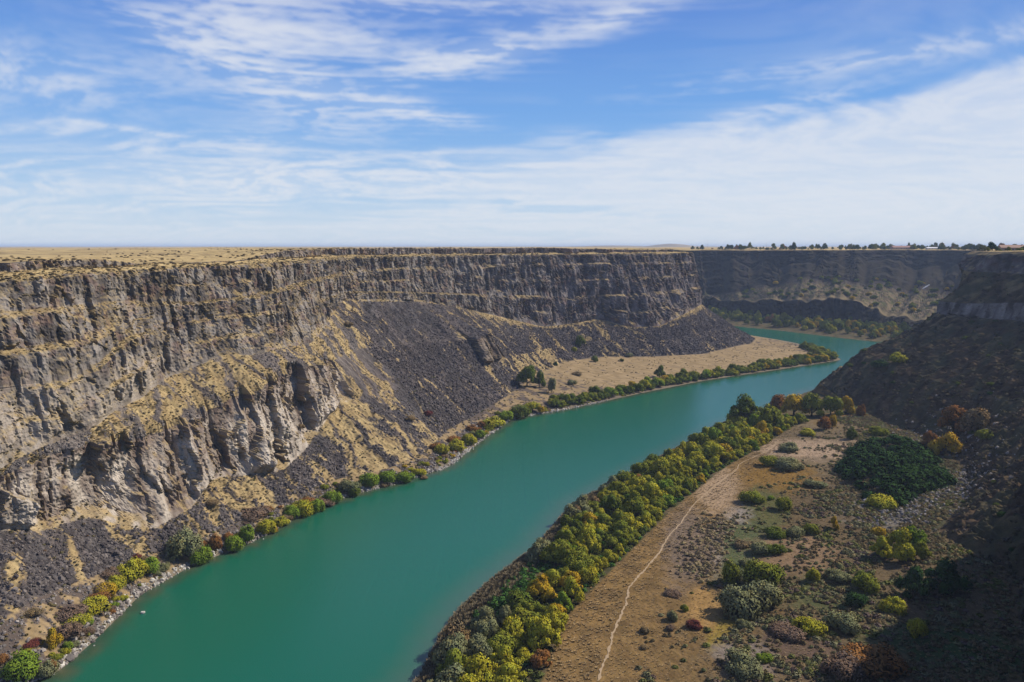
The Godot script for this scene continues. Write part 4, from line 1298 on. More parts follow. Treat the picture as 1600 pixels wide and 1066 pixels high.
	["shadow_tree", "round", 5, 156.9, -286.3, 6.4, 11.5, "dark tree in the hill shadow beside the yellow-green cluster", "tree", ""],
	["shadow_tree", "round", 5, 170.7, -288.7, 8.9, 11.5, "broader dark tree deep in the hill shadow", "tree", ""],
	["valley_shrub", "shrub", 1, 144.0, -258.2, 3.8, 6.2, "yellowish bush alone in the hill shadow", "shrub", ""],
	["thicket", "shrub", 3, 119.6, -238.1, 11.1, 7.5, "broad rusty thicket at the bottom edge of the photo", "shrub", ""],
	["thicket", "shrub", 9, 108.1, -234.7, 8.5, 6.8, "brown thicket left of the rusty one at the bottom edge", "shrub", ""],
	["thicket", "shrub", 9, 98.8, -263.3, 7.8, 3.9, "dark brown low brush right of the grey-green shrub", "shrub", ""],
	["valley_shrub", "shrub", 6, 76.9, -240.4, 7.2, 6.2, "grey-green bush cut by the bottom edge of the photo", "shrub", ""],
	["valley_shrub", "shrub", 10, 85.2, -245.1, 2.9, 3.0, "light green bush behind the one cut by the bottom edge", "shrub", ""],
	["autumn_tree", "round", 3, 276.2, -494.9, 7.2, 13.3, "tall rust tree at the left of the orange grove by the boulders", "tree", ""],
	["autumn_tree", "round", 2, 283.3, -487.8, 11.5, 14.2, "brightest orange tree in front of the grove by the boulders", "tree", ""],
	["autumn_tree", "round", 3, 304.3, -517.8, 10.2, 16.7, "rust coloured tree at the back of the orange grove", "tree", ""],
	["autumn_tree", "round", 7, 309.8, -503.4, 9.5, 14.5, "brownish tree at the right of the orange grove", "tree", ""],
	["valley_shrub", "shrub", 0, 302.1, -479.6, 6.3, 6.6, "olive bush on the stones right of the orange grove", "shrub", ""],
	["valley_shrub", "shrub", 1, 348.2, -687.1, 9.7, 9.6, "bright yellow-green bush alone on the dark hillside foot", "shrub", ""],
	["valley_shrub", "shrub", 5, 339.2, -697.5, 8.5, 7.9, "dark bush left of the bright one on the hillside foot", "shrub", ""],
	["valley_shrub", "shrub", 1, 197.7, -396.1, 8.8, 6.3, "bright green fringe at the front of the dark thicket", "shrub", ""],
	["valley_shrub", "shrub", 0, 271.4, -556.3, 6.3, 7.3, "olive top rising behind the dark thicket", "shrub", ""],
]
const TRAIL := [28.5, -237.8, 30.1, -244.0, 36.0, -263.0, 37.3, -269.9, 44.6, -290.3, 50.2, -310.6, 57.3, -323.5, 69.4, -347.1, 79.0, -369.0, 88.7, -387.0, 99.0, -409.8, 111.5, -431.9, 130.8, -461.6, 144.7, -482.3, 152.8, -498.6, 167.2, -514.4, 185.0, -534.7, 194.8, -552.8]


func scatter(called: String, mesh: Mesh, mat: Material, places: Array, tints: Array, label: String) -> void:
	var mm := MultiMesh.new()
	mm.transform_format = MultiMesh.TRANSFORM_3D
	mm.use_colors = true
	mm.mesh = mesh
	mm.instance_count = places.size()
	for k in places.size():
		mm.set_instance_transform(k, places[k])
		mm.set_instance_color(k, tints[k])
	var o := MultiMeshInstance3D.new()
	o.name = numbered(called)
	o.multimesh = mm
	o.material_override = mat
	add_child(o)
	tag(o, label, "", "", "stuff")


func turned(at: Vector3, size: Vector3) -> Transform3D:
	return Transform3D(Basis(Vector3.UP, rng.randf() * TAU).scaled_local(size), at)


func tumbled(at: Vector3, size: Vector3) -> Transform3D:
	return Transform3D(Basis.from_euler(Vector3(rng.randf() * TAU, rng.randf() * TAU, rng.randf() * TAU)).scaled_local(size), at)


func boulder(seed_: int) -> ArrayMesh:           # a faceted stone, flat shaded
	var src := SphereMesh.new()
	src.radius = 1.0
	src.height = 2.0
	src.radial_segments = 7
	src.rings = 3
	var arr := src.get_mesh_arrays()
	var v: PackedVector3Array = arr[Mesh.ARRAY_VERTEX]
	var n := nz.one(seed_, 1.3, 1)
	for k in v.size():
		var p := v[k]
		p = p * (1.0 + 0.42 * n.get_noise_3dv(p * 1.2))
		v[k] = Vector3(clampf(p.x, -0.8, 0.9), clampf(p.y, -0.62, 0.7), clampf(p.z, -0.85, 0.8))
	var out := []
	out.resize(Mesh.ARRAY_MAX)
	out[Mesh.ARRAY_VERTEX] = v
	out[Mesh.ARRAY_INDEX] = arr[Mesh.ARRAY_INDEX]
	var c := PackedColorArray()
	c.resize(v.size())
	c.fill(Color.WHITE)
	out[Mesh.ARRAY_COLOR] = c
	var m := ArrayMesh.new()
	m.add_surface_from_arrays(Mesh.PRIMITIVE_TRIANGLES, out)
	return m


func stones(ground_sheet: Loft, rows: Vector2i, count: int, a0: float, a1: float, size: Vector2, dark: Color, pale: Color, need: float, label: String, called := "talus_boulders") -> void:
	var places := [[], [], []]
	var tints := [[], [], []]
	var j0 := 0
	while j0 < ground_sheet.stations.size() - 1 and ground_sheet.stations[j0] < a0: j0 += 1
	var j1 := j0
	while j1 < ground_sheet.stations.size() - 1 and ground_sheet.stations[j1] < a1: j1 += 1
	var made := 0
	for k in count * 4:
		var j := rng.randi_range(j0, j1 - 1)
		var r := rng.randi_range(rows.x, rows.y - 1)
		var here: float = ground_sheet.tints[j][r].a
		if here < need or rng.randf() > here: continue
		var p: Vector3 = ground_sheet.verts[j][r].lerp(ground_sheet.verts[j + 1][r + 1], rng.randf())
		var s := size.x * pow(size.y / size.x, pow(rng.randf(), 3.0)) * lerpf(1.45, 0.75, float(r - rows.x) / (rows.y - rows.x))
		var m := k % 3
		places[m].append(tumbled(p + Vector3(0, s * 0.15, 0), Vector3(s, s * rng.randf_range(0.6, 0.95), s * rng.randf_range(0.7, 1.1))))
		tints[m].append(dark.lerp(pale, pow(rng.randf(), 1.7)))
		made += 1
		if made >= count: break
	for m in 3: scatter(called, boulders[m], stone_mat, places[m], tints[m], label)


var boulders: Array[ArrayMesh] = []
var stone_mat: StandardMaterial3D
var tuft_mat: StandardMaterial3D


func make_stones() -> void:
	for k in 3: boulders.append(boulder(71 + k))
	stone_mat = StandardMaterial3D.new()
	stone_mat.vertex_color_use_as_albedo = true
	stone_mat.roughness = 0.95
	stone_mat.metallic_specular = 0.08
	tuft_mat = stone_mat.duplicate()
	tuft_mat.backlight_enabled = true
	tuft_mat.backlight = Color(0.25, 0.25, 0.2)
	var f := left.first_row
	var d := Color(0.052, 0.045, 0.045)
	var p := Color(0.165, 0.145, 0.135)
	stones(left, Vector2i(f[1], f[2]), 10000, 95.0, 480.0, Vector2(0.3, 1.2), d, p, 0.3, "dark broken boulders below the lower cliff")
	stones(left, Vector2i(f[1], f[4]), 42000, 430.0, 1200.0, Vector2(0.36, 1.3), d, Color(0.115, 0.10, 0.10), 0.3, "dark boulder scree under the basalt wall")
	stones(left, Vector2i(f[3], f[4]), 2600, 120.0, 430.0, Vector2(0.25, 0.9), Color(0.08, 0.07, 0.066), Color(0.2, 0.18, 0.165), 0.3, "dark boulders strewn over the grassy upper bench")
	stones(left, Vector2i(0, f[1]), 5000, 95.0, 480.0, Vector2(0.3, 1.2), Color(0.09, 0.08, 0.075), Color(0.26, 0.235, 0.22), 0.2, "grey stones scattered over the near sunlit bank", "bank_stones")
	stones(right, Vector2i(f[1], right.first_row[4]), 9000, 150.0, 900.0, Vector2(0.4, 1.5), Color(0.04, 0.033, 0.028), Color(0.115, 0.092, 0.072), 0.1, "dark stones over the shaded hillside", "hillside_stones")
	# pale rocks in a line along the near waterline
	var places := []
	var tints := []
	for k in 1900:
		var a := lerpf(70.0, 640.0, pow(rng.randf(), 1.15))
		var j := station(left, a)
		var b := -0.8 * left.lines[0][j].x - 0.6 * left.lines[0][j].z + rng.randfn(0.9, 1.1) + (0.6 if a < 300.0 else 0.0)
		if a > 420.0 and rng.randf() < 0.45: continue
		var x := 0.6 * a - 0.8 * b
		var z := -0.8 * a - 0.6 * b
		var s := 0.3 + 0.85 * pow(rng.randf(), 2.2)
		places.append(tumbled(Vector3(x, maxf(ground(x, z), 0.0) + s * 0.12, z), Vector3(s * 1.2, s * 0.75, s)))
		tints.append(Color(0.22, 0.205, 0.185).lerp(Color(0.46, 0.44, 0.40), rng.randf()))
	scatter("shore_rocks", boulders[0], stone_mat, places, tints, "white rocks lining the water's edge on the sunlit bank")
	# boulder field beside the dark thicket
	places = []
	tints = []
	for k in 1900:
		var u := rng.randf()
		var c := Vector2(186, -372).lerp(Vector2(275, -450), u) + Vector2(rng.randfn(0, 9.0 + 8.0 * u), rng.randfn(0, 9.0))
		if k % 3 == 0: c = Vector2(300, -520) + Vector2(rng.randfn(0, 16.0), rng.randfn(0, 26.0))
		var s := 0.35 + 1.15 * pow(rng.randf(), 3.0)
		places.append(tumbled(Vector3(c.x, ground(c.x, c.y) + s * 0.2, c.y), Vector3(s, s * 0.8, s)))
		tints.append(Color(0.10, 0.09, 0.085).lerp(Color(0.27, 0.25, 0.235), rng.randf()))
	scatter("boulder_field", boulders[1], stone_mat, places, tints, "grey boulders tumbled beside the dark thicket")


func blades(count: int, spread: float, wide: float, tall := 1.0) -> ArrayMesh:
	var s := sheet()
	for k in count:
		var an := TAU * k / count + rng.randf() * 0.6
		var out := Vector3(cos(an), 0, sin(an))
		var side := Vector3(-sin(an), 0, cos(an)) * wide
		var root := out * 0.1 * spread
		var tip := out * spread * rng.randf_range(0.6, 1.1) + Vector3(0, rng.randf_range(0.7, 1.0) * tall, 0)
		var n := (tip - root).cross(side).normalized()
		if n.y < 0.0:
			n = -n
			side = -side
		var q: int = s.v.size()
		s.v.append_array([root - side, root + side, tip + side * 0.5, tip - side * 0.5])
		for e in 4:
			s.n.append((n + Vector3.UP * 0.5).normalized())
			s.c.append(Color.WHITE * (0.8 if e < 2 else 1.1))
		if (root + side - (root - side)).cross(tip - root).dot(n) > 0.0: s.i.append_array([q, q + 2, q + 1, q, q + 3, q + 2])
		else: s.i.append_array([q, q + 1, q + 2, q, q + 2, q + 3])
	return finish(s)


func mound() -> ArrayMesh:                   # a small twiggy bush
	var s := sheet()
	blob(s, Vector3(0, 0.42, 0), Vector3(0.78, 0.5, 0.78), Color(0.85, 0.85, 0.85))
	for k in 70:
		var z := rng.randf_range(-0.2, 1.0)
		var an := rng.randf() * TAU
		var q := sqrt(1.0 - z * z)
		var dir := Vector3(cos(an) * q, z, sin(an) * q)
		var v := rng.randf_range(0.7, 1.35)
		leaf(s, Vector3(0, 0.4, 0) + dir * Vector3(0.85, 0.58, 0.85) * rng.randf_range(0.8, 1.15), (dir + Vector3(rng.randf_range(-1, 1), 0.4, rng.randf_range(-1, 1)) * 0.6).normalized(), 0.17, Color(v, v, v), dir)
	return finish(s)


func ground_cover() -> void:
	var tuft := blades(9, 0.9, 0.2, 0.65)
	var mnd := mound()
	var places := []
	var tints := []
	# dry tussocks on the flat between belt and path, and thinner beyond
	var f := right.first_row
	for k in 36000:
		var a := lerpf(120.0, 620.0, pow(rng.randf(), 1.2))
		var j := station(right, a)
		var r := f[1] + int(rng.randf() * (f[2] - f[1]) * 0.98)
		var p: Vector3 = right.verts[j][r].lerp(right.verts[j + 1][r + 1], rng.randf())
		p += Vector3(rng.randf_range(-1, 1), 0, rng.randf_range(-1, 1)) * 2.0
		var near_belt := float(r - f[1]) / (f[2] - f[1])
		if near_trail(p.x, p.z) < 1.0: continue
		var s := rng.randf_range(0.26, 0.58) * (1.5 if near_belt < 0.12 else 1.0)
		places.append(turned(p + Vector3(0, -0.05, 0), Vector3(s, s * rng.randf_range(0.7, 1.2), s)))
		var base: Color = right.tints[j][r]
		var c := base.lerp(Color(0.36, 0.27, 0.15), rng.randf_range(0.05, 0.5)) * rng.randf_range(0.85, 1.4)
		tints.append(c)
	scatter("dry_grass", tuft, tuft_mat, places, tints, "tussocks of dry grass over the valley floor")
	# sagebrush
	places = []
	tints = []
	for k in 24000:
		var a := rng.randf_range(120.0, 790.0)
		var j := station(right, a)
		var r := f[1] + int((0.12 + 0.88 * sqrt(rng.randf())) * (f[2] - f[1]) * 0.99)
		var p: Vector3 = right.verts[j][r].lerp(right.verts[j + 1][r + 1], rng.randf())
		p += Vector3(rng.randf_range(-1, 1), 0, rng.randf_range(-1, 1)) * 2.0
		var across := float(r - f[1]) / (f[2] - f[1])
		var thick := nz.n40.get_noise_2d(p.x * 1.6, p.z * 1.6) + (0.5 if across > 0.4 else -0.12)
		var scrub := Vector2((p.x - 82.0) / 9.0, (p.z + 349.0) / 34.0).length() < 1.0 + 0.3 * nz.n14.get_noise_2d(p.x, p.z)
		if rng.randf() > (thick * 1.2 if not scrub else 0.45): continue
		if near_trail(p.x, p.z) < 1.6: continue
		var s := rng.randf_range(0.5, 1.15) * (1.25 if scrub else 1.0)
		places.append(turned(p, Vector3(s, s * rng.randf_range(0.75, 1.1), s)))
		var c := Color(0.165, 0.135, 0.068).lerp(Color(0.13, 0.10, 0.06), rng.randf()) if not scrub else Color(0.16, 0.12, 0.085).lerp(Color(0.20, 0.165, 0.08), rng.randf())
		if rng.randf() < 0.25: c = Color(0.13, 0.14, 0.07)
		tints.append(c * rng.randf_range(0.95, 1.55))
	for k in 330:                            # the brown scrub patch beside the path
		var u := rng.randf()
		var q := Vector2(72, -318).lerp(Vector2(104, -392), u) + Vector2(rng.randfn(7.0, 5.5), rng.randfn(0, 7.0))
		if near_trail(q.x, q.y) < 2.5: continue
		var s := rng.randf_range(0.7, 1.5)
		places.append(turned(Vector3(q.x, ground(q.x, q.y), q.y), Vector3(s * 1.2, s * 0.85, s)))
		tints.append(Color(0.155, 0.115, 0.085).lerp(Color(0.20, 0.165, 0.085), rng.randf()) * rng.randf_range(1.1, 1.9))
	scatter("sagebrush", mnd, tuft_mat, places, tints, "low sagebrush dotted over the valley floor")
	places = []
	tints = []
	for k in 22000:
		var a := rng.randf_range(150.0, 760.0)
		var j := station(right, a)
		var across := 0.22 + 0.76 * rng.randf()
		var r := f[1] + int(across * (f[2] - f[1]))
		var p: Vector3 = right.verts[j][r].lerp(right.verts[j + 1][r + 1], rng.randf())
		var patch := nz.n40.get_noise_2d(p.x * 1.1 + 200.0, p.z * 1.1) + 0.5 * nz.n14.get_noise_2d(p.x, p.z)
		if patch + 0.5 * smoothstep(0.25, 0.6, across) - 0.3 < rng.randf() * 0.9: continue
		if near_trail(p.x, p.z) < 7.0: continue
		var s := rng.randf_range(0.7, 1.9)
		places.append(turned(p - Vector3(0, 0.15, 0), Vector3(s, s * rng.randf_range(0.6, 0.95), s)))
		var tone := nz.n14.get_noise_2d(p.x * 0.7 + 90.0, p.z * 0.7)
		var c := Color(0.17, 0.165, 0.095).lerp(Color(0.125, 0.135, 0.04), clampf(0.5 + tone * 1.5, 0.0, 1.0))
		if rng.randf() < 0.2: c = Color(0.21, 0.155, 0.08)
		if rng.randf() < 0.12: c = Color(0.15, 0.11, 0.095)
		tints.append(c * rng.randf_range(0.75, 1.35))
	scatter("valley_brush", mnd, tuft_mat, places, tints, "knee-high olive and tan brush spreading over the valley floor")
	# scrub on the dark hillside
	places = []
	tints = []
	for k in 16000:
		var j := rng.randi_range(60, right.stations.size() - 160)
		var r := f[2] + int(rng.randf() * (f[7] - f[2]))
		if r >= f[4] and r < f[5]: continue
		if r > f[6]: continue
		var p: Vector3 = right.verts[j][r]
		if nz.n40.get_noise_2d(p.x * 1.3, p.z * 1.3 + 3.0 * p.y) + 0.15 < rng.randf() * 0.6: continue
		var s := rng.randf_range(0.6, 1.7)
		places.append(turned(p - Vector3(0, 0.2, 0), Vector3(s, s * 0.9, s)))
		tints.append(Color(0.062, 0.064, 0.034).lerp(Color(0.17, 0.145, 0.095), rng.randf()) * rng.randf_range(0.7, 1.25))
	scatter("hillside_scrub", mnd, tuft_mat, places, tints, "dark scrub covering the shaded hillside")
	# low brush on the sandy bench and its banks
	places = []
	tints = []
	for k in 5200:
		var a := rng.randf_range(90.0, 1180.0)
		var j := station(left, a)
		var near_side := a < 660.0
		var r := rng.randi_range(2, left.first_row[2 if near_side else 1] + 6)
		var p: Vector3 = left.verts[j][r].lerp(left.verts[j + 1][r + 1], rng.randf())
		if near_side and r > left.first_row[1] and rng.randf() > 0.3: continue
		if not near_side and nz.n40.get_noise_2d(p.x * 1.5, p.z * 1.5) < rng.randf() * 0.8 - 0.22: continue
		var s := rng.randf_range(0.4, 1.1)
		places.append(turned(p - Vector3(0, 0.1, 0), Vector3(s, s * 0.85, s)))
		var c := Color(0.16, 0.14, 0.065).lerp(Color(0.20, 0.15, 0.085), rng.randf())
		if near_side and rng.randf() < 0.3: c = Color(0.13, 0.075, 0.05).lerp(Color(0.16, 0.17, 0.05), rng.randf())
		tints.append(c * rng.randf_range(0.7, 1.25))
	scatter("bank_brush", mnd, tuft_mat, places, tints, "low dry brush along the sunlit bank and sandy bench")
	# tufts and small sage breaking up the straw slopes and ledges of the sunlit wall
	places = []
	tints = []
	var sage_places := []
	var sage_tints := []
	for k in 90000:
		var j := rng.randi_range(30, left.stations.size() - 90)
		var r := rng.randi_range(left.first_row[1], left.first_row[8])
		var c: Color = left.tints[j][r]
		if c.r < 0.2 or c.r < c.b * 1.75: continue
		var p: Vector3 = left.verts[j][r].lerp(left.verts[j + 1][r], rng.randf())
		if rng.randf() < 0.22:
			var s := rng.randf_range(0.4, 1.0)
			sage_places.append(turned(p - Vector3(0, 0.2, 0), Vector3(s, s * 0.85, s)))
			sage_tints.append(Color(0.17, 0.14, 0.075).lerp(Color(0.11, 0.095, 0.06), rng.randf()) * rng.randf_range(0.8, 1.3))
		else:
			var s := rng.randf_range(0.4, 0.9)
			places.append(turned(p - Vector3(0, 0.1, 0), Vector3(s, s, s)))
			tints.append(Color(c.r, c.g, c.b) * rng.randf_range(0.72, 1.3))
	scatter("cliff_grass", tuft, tuft_mat, places, tints, "straw tufts on the slopes and ledges of the sunlit wall")
	scatter("cliff_brush", mnd, tuft_mat, sage_places, sage_tints, "small brush on the straw slopes of the sunlit wall")
	# brush on the plateau
	places = []
	tints = []
	for k in 4200:
		var j := rng.randi_range(40, left.stations.size() - 60)
		var r := left.first_row[7] + int(pow(rng.randf(), 1.3) * (left.first_row[11] - left.first_row[7]))
		var p: Vector3 = left.verts[j][r]
		if nz.n120.get_noise_2d(p.x, p.z) + 0.5 * nz.n14.get_noise_2d(p.x, p.z) < rng.randf() * 0.55 - 0.1: continue
		var s := rng.randf_range(0.4, 1.3)
		places.append(turned(p - Vector3(0, 0.1, 0), Vector3(s * 1.3, s * 0.8, s * 1.3)))
		tints.append(Color(0.10, 0.08, 0.05).lerp(Color(0.17, 0.13, 0.075), rng.randf()))
	scatter("plateau_brush", mnd, tuft_mat, places, tints, "low brush dotted over the straw coloured plateau")
	# reeds along the shaded bank
	places = []
	tints = []
	var reed := blades(11, 0.42, 0.07)
	for k in 7000:
		var a := rng.randf_range(120.0, 640.0)
		var j := station(right, a)
		var b := -0.8 * right.lines[0][j].x - 0.6 * right.lines[0][j].z + 1.5 - absf(rng.randfn(0.0, 4.2)) * (1.0 if a < 480.0 else 0.6)
		var x := 0.6 * a - 0.8 * b
		var z := -0.8 * a - 0.6 * b
		var s := rng.randf_range(1.2, 2.6)
		places.append(turned(Vector3(x, maxf(-0.1, ground(x, z) - 0.1), z), Vector3(s, s, s)))
		tints.append(Color(0.125, 0.10, 0.062).lerp(Color(0.20, 0.165, 0.10), rng.randf()) * rng.randf_range(0.7, 1.15))
	scatter("reeds", reed, tuft_mat, places, tints, "brown reeds fringing the river below the tree belt")
	# green undergrowth among the belt's trees
	places = []
	tints = []
	for k in 2600:
		var a := rng.randf_range(150.0, 640.0)
		var j := station(right, a)
		var r := int(rng.randf_range(0.14, 0.97) * f[1])
		var p: Vector3 = right.verts[j][r]
		var s := rng.randf_range(0.9, 2.0)
		places.append(turned(p - Vector3(0, 0.2, 0), Vector3(s * 1.2, s, s * 1.2)))
		var open_gap := a > 222.0 and a < 285.0 and r < f[1] * 0.5
		tints.append((Color(0.055, 0.125, 0.026) if open_gap or rng.randf() < 0.25 else Color(0.085, 0.10, 0.03)) * rng.randf_range(0.7, 1.3))
	scatter("undergrowth", mnd, tuft_mat, places, tints, "green undergrowth between the trees of the belt")


func near_trail(x: float, z: float) -> float:
	var best := 1e9
	var p := Vector2(x, z)
	for k in range(0, TRAIL.size() - 2, 2):
		var q := Geometry2D.get_closest_point_to_segment(p, Vector2(TRAIL[k], TRAIL[k + 1]), Vector2(TRAIL[k + 2], TRAIL[k + 3]))
		best = minf(best, q.distance_to(p))
	return best


func ribbon(pts: PackedVector2Array, wide: float, lift: float) -> ArrayMesh:
	var s := sheet()
	var n := pts.size()
	for k in n:
		var t := (pts[mini(k + 1, n - 1)] - pts[maxi(k - 1, 0)]).normalized()
		var side := Vector2(-t.y, t.x)
		for e in 3:
			var p := pts[k] + side * wide * lerpf(1.15, 0.5, float(k) / n) * (e - 1) * (0.85 + 0.9 * nz.n5.get_noise_2d(k * 1.3, e * 9.0))
			s.v.append(Vector3(p.x, ground(p.x, p.y) + lift, p.y))
			s.n.append(Vector3.UP)
			s.c.append(Color.WHITE * (1.0 + 0.2 * nz.n5.get_noise_2d(p.x * 2.0, p.y * 2.0)))
	for k in n - 1:
		for e in 2:
			var q := k * 3 + e
			s.i.append_array([q, q + 3, q + 1, q + 3, q + 4, q + 1])
	return finish(s)


func paths() -> void:
	var curve := Curve2D.new()
	var n := TRAIL.size() / 2
	for k in n:
		var p := Vector2(TRAIL[k * 2], TRAIL[k * 2 + 1])
		var before := Vector2(TRAIL[maxi(k - 1, 0) * 2], TRAIL[maxi(k - 1, 0) * 2 + 1])
		var after := Vector2(TRAIL[mini(k + 1, n - 1) * 2], TRAIL[mini(k + 1, n - 1) * 2 + 1])
		var t := (after - before) / 6.0
		curve.add_point(p, -t, t)
	var pts := PackedVector2Array()
	var length := curve.get_baked_length()
	var d := 0.0
	while d < length:
		pts.append(curve.sample_baked(d) + Vector2(nz.n14.get_noise_1d(d), nz.n14.get_noise_1d(d + 500.0)) * 0.5)
		d += 0.9
	var m := StandardMaterial3D.new()
	m.albedo_color = Color(0.295, 0.215, 0.13).linear_to_srgb()
	m.vertex_color_use_as_albedo = true
	m.roughness = 1.0
	struct("footpath", ribbon(pts, 0.45, 0.14), m, "narrow pale footpath winding along the valley floor")


func dark_thicket() -> void:       # one sprawling mass of creeper
	var s := sheet()
	var ring := [Vector2(204, -466), Vector2(230, -508), Vector2(262, -532), Vector2(276, -522), Vector2(272, -488), Vector2(252, -428), Vector2(225, -409), Vector2(205, -396), Vector2(190, -396), Vector2(199, -423), Vector2(200, -447)]
	var poly := PackedVector2Array(ring)
	var lobes := []
	var tries := 0
	while lobes.size() < 150 and tries < 4000:
		tries += 1
		var p := Vector2(rng.randf_range(186, 278), rng.randf_range(-534, -394))
		if not Geometry2D.is_point_in_polygon(p, poly): continue
		var edge := 1e9
		for k in ring.size():
			edge = minf(edge, Geometry2D.get_closest_point_to_segment(p, ring[k], ring[(k + 1) % ring.size()]).distance_to(p))
		var y := ground(p.x, p.y)
		var top := 9.5 * (1.0 - exp(-edge / 7.0)) + 2.0 + 1.5 * nz.n14.get_noise_2d(p.x, p.y)
		var r := rng.randf_range(3.2, 5.4)
		lobes.append([Vector3(p.x, y + maxf(top - r * 0.6, 0.8), p.y), Vector3(r, r * 0.7, r)])
	for l in lobes:
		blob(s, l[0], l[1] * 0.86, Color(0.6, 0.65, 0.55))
		var lobe_tint := rng.randf_range(0.8, 1.2)
		for k in 130:
			var z := rng.randf_range(-0.3, 1.0)
			var an := rng.randf() * TAU
			var q := sqrt(1.0 - z * z)
			var dir := Vector3(cos(an) * q, z, sin(an) * q)
			var tilt := (dir + Vector3(rng.randf_range(-1, 1), rng.randf_range(0.0, 1), rng.randf_range(-1, 1)) * 0.7).normalized()
			var v := lobe_tint * rng.randf_range(0.7, 1.4)
			leaf(s, l[0] + dir * l[1] * rng.randf_range(0.88, 1.12), tilt, rng.randf_range(0.38, 0.75), Color(v, v, v * 0.9), (dir * 0.6 + tilt * 0.6).normalized())
	var o := put("creeper_thicket", finish(s), leaf_mats[5])
	tag(o, "large dark green creeper thicket sprawling over the boulders at the hill foot", "thicket")


func box(size: Vector3, at: Vector3, called: String, mat: Material, parent: Node3D) -> MeshInstance3D:
	var m := BoxMesh.new()
	m.size = size
	var o := put(called, m, mat, parent)
	o.position = at
	return o


func flat(c: Color, rough := 0.8) -> StandardMaterial3D:
	var m := StandardMaterial3D.new()
	m.albedo_color = c.linear_to_srgb()
	m.roughness = rough
	return m


func house(at: Vector3, turn: float, size: Vector3, roof_color: Color, wall_color: Color, label: String) -> void:
	var o := Node3D.new()
	o.name = numbered("house")
	add_child(o)
	o.position = at
	o.rotation.y = turn
	tag(o, label, "house", "houses on the canyon rim")
	box(Vector3(size.x, size.y * 0.55, size.z), Vector3(0, size.y * 0.275, 0), "wall", flat(wall_color), o)
	var prism := PrismMesh.new()
	prism.size = Vector3(size.z * 1.14, size.y * 0.45, size.x * 1.06)
	var roof := put("roof", prism, flat(roof_color), o)
	roof.position = Vector3(0, size.y * 0.775, 0)
	roof.rotation.y = PI / 2
	box(Vector3(1.0, size.y * 0.3, 1.0), Vector3(size.x * 0.22, size.y * 0.92, 0.6), "chimney", flat(Color(0.25, 0.16, 0.12)), o)
	var dark := flat(Color(0.03, 0.035, 0.045), 0.2)
	for k in 4:
		box(Vector3(1.6, size.y * 0.2, 0.12), Vector3(size.x * (-0.36 + 0.24 * k), size.y * 0.3, size.z * 0.5 + 0.03), "window", dark, o)
	box(Vector3(1.1, size.y * 0.4, 0.12), Vector3(size.x * 0.02, size.y * 0.2, size.z * 0.5 + 0.05), "door", flat(Color(0.2, 0.12, 0.08)), o)


func rim_things() -> void:
	var far_base := func(x: float, z: float) -> float: return 140.5
	house(Vector3(600, right.height(524, -806, right.first_row[7], right.first_row[9]), 0) * Vector3(0, 1, 0) + Vector3(524, 0, -806), -0.25, Vector3(28, 6.5, 11), Color(0.24, 0.14, 0.10), Color(0.34, 0.27, 0.21), "long low house with a brown roof on the brow above the shaded wall")
	house(Vector3(908, 140.8, -1800), 0.1, Vector3(50, 8.5, 14), Color(0.20, 0.10, 0.085), Color(0.33, 0.25, 0.2), "long house with a reddish roof on the far rim")
	house(Vector3(975, 140.8, -1790), -0.1, Vector3(30, 5.5, 12), Color(0.52, 0.52, 0.54), Color(0.45, 0.44, 0.43), "low pale-roofed building on the far rim beside the gully")
	for q in [[462.0, -1830.0, 24.0, "slim lattice mast on the far rim just past the sunlit headland"], [592.0, -1800.0, 18.0, "shorter slim mast on the far rim above the shaded wall"]]:
		var o := Node3D.new()
		o.name = numbered("mast")
		add_child(o)
		o.position = Vector3(q[0], 140.0, q[1])
		tag(o, q[3], "mast", "thin masts on the far rim")
		var s := sheet()
		tapered([[Vector3.ZERO, 0.32], [Vector3(0, q[2], 0), 0.12]], s)
		put("pole", finish(s), flat(Color(0.35, 0.35, 0.37)), o)
		box(Vector3(2.4, 0.16, 0.16), Vector3(0, q[2] * 0.93, 0), "cross_arm", flat(Color(0.35, 0.35, 0.37)), o)
	# distant butte and low hills on the horizon
	for h in [[1850.0, -9000.0, 420.0, 42.0, "small straw coloured butte on the horizon"], [1250.0, -9600.0, 800.0, 22.0, "faint low hills on the horizon behind the headland"], [2150.0, -10500.0, 900.0, 20.0, "faint low ridge on the horizon right of the butte"]]:
		var s := sheet()
		for i in 9:
			var rr := 1.0 - i / 8.0
			for j in 24:
				var an := TAU * j / 24.0
				var w := 1.0 + 0.2 * nz.n5.get_noise_2d(j * 2.0, i + h[0])
				s.v.append(Vector3(h[0] + cos(an) * h[2] * rr * w, 136.0 + h[3] * smoothstep(0.0, 1.0, 1.0 - rr), h[1] + sin(an) * h[2] * rr * w))
				s.n.append(Vector3(cos(an) * 0.3, 1, sin(an) * 0.3).normalized())
				s.c.append(Color(0.27, 0.21, 0.125))
		for i in 8:
			for j in 24:
				var p := i * 24 + j
				var q2 := i * 24 + (j + 1) % 24
				s.i.append_array([p, q2, p + 24, p + 24, q2, q2 + 24])
		struct("hill", finish(s), soil_mat, h[4])


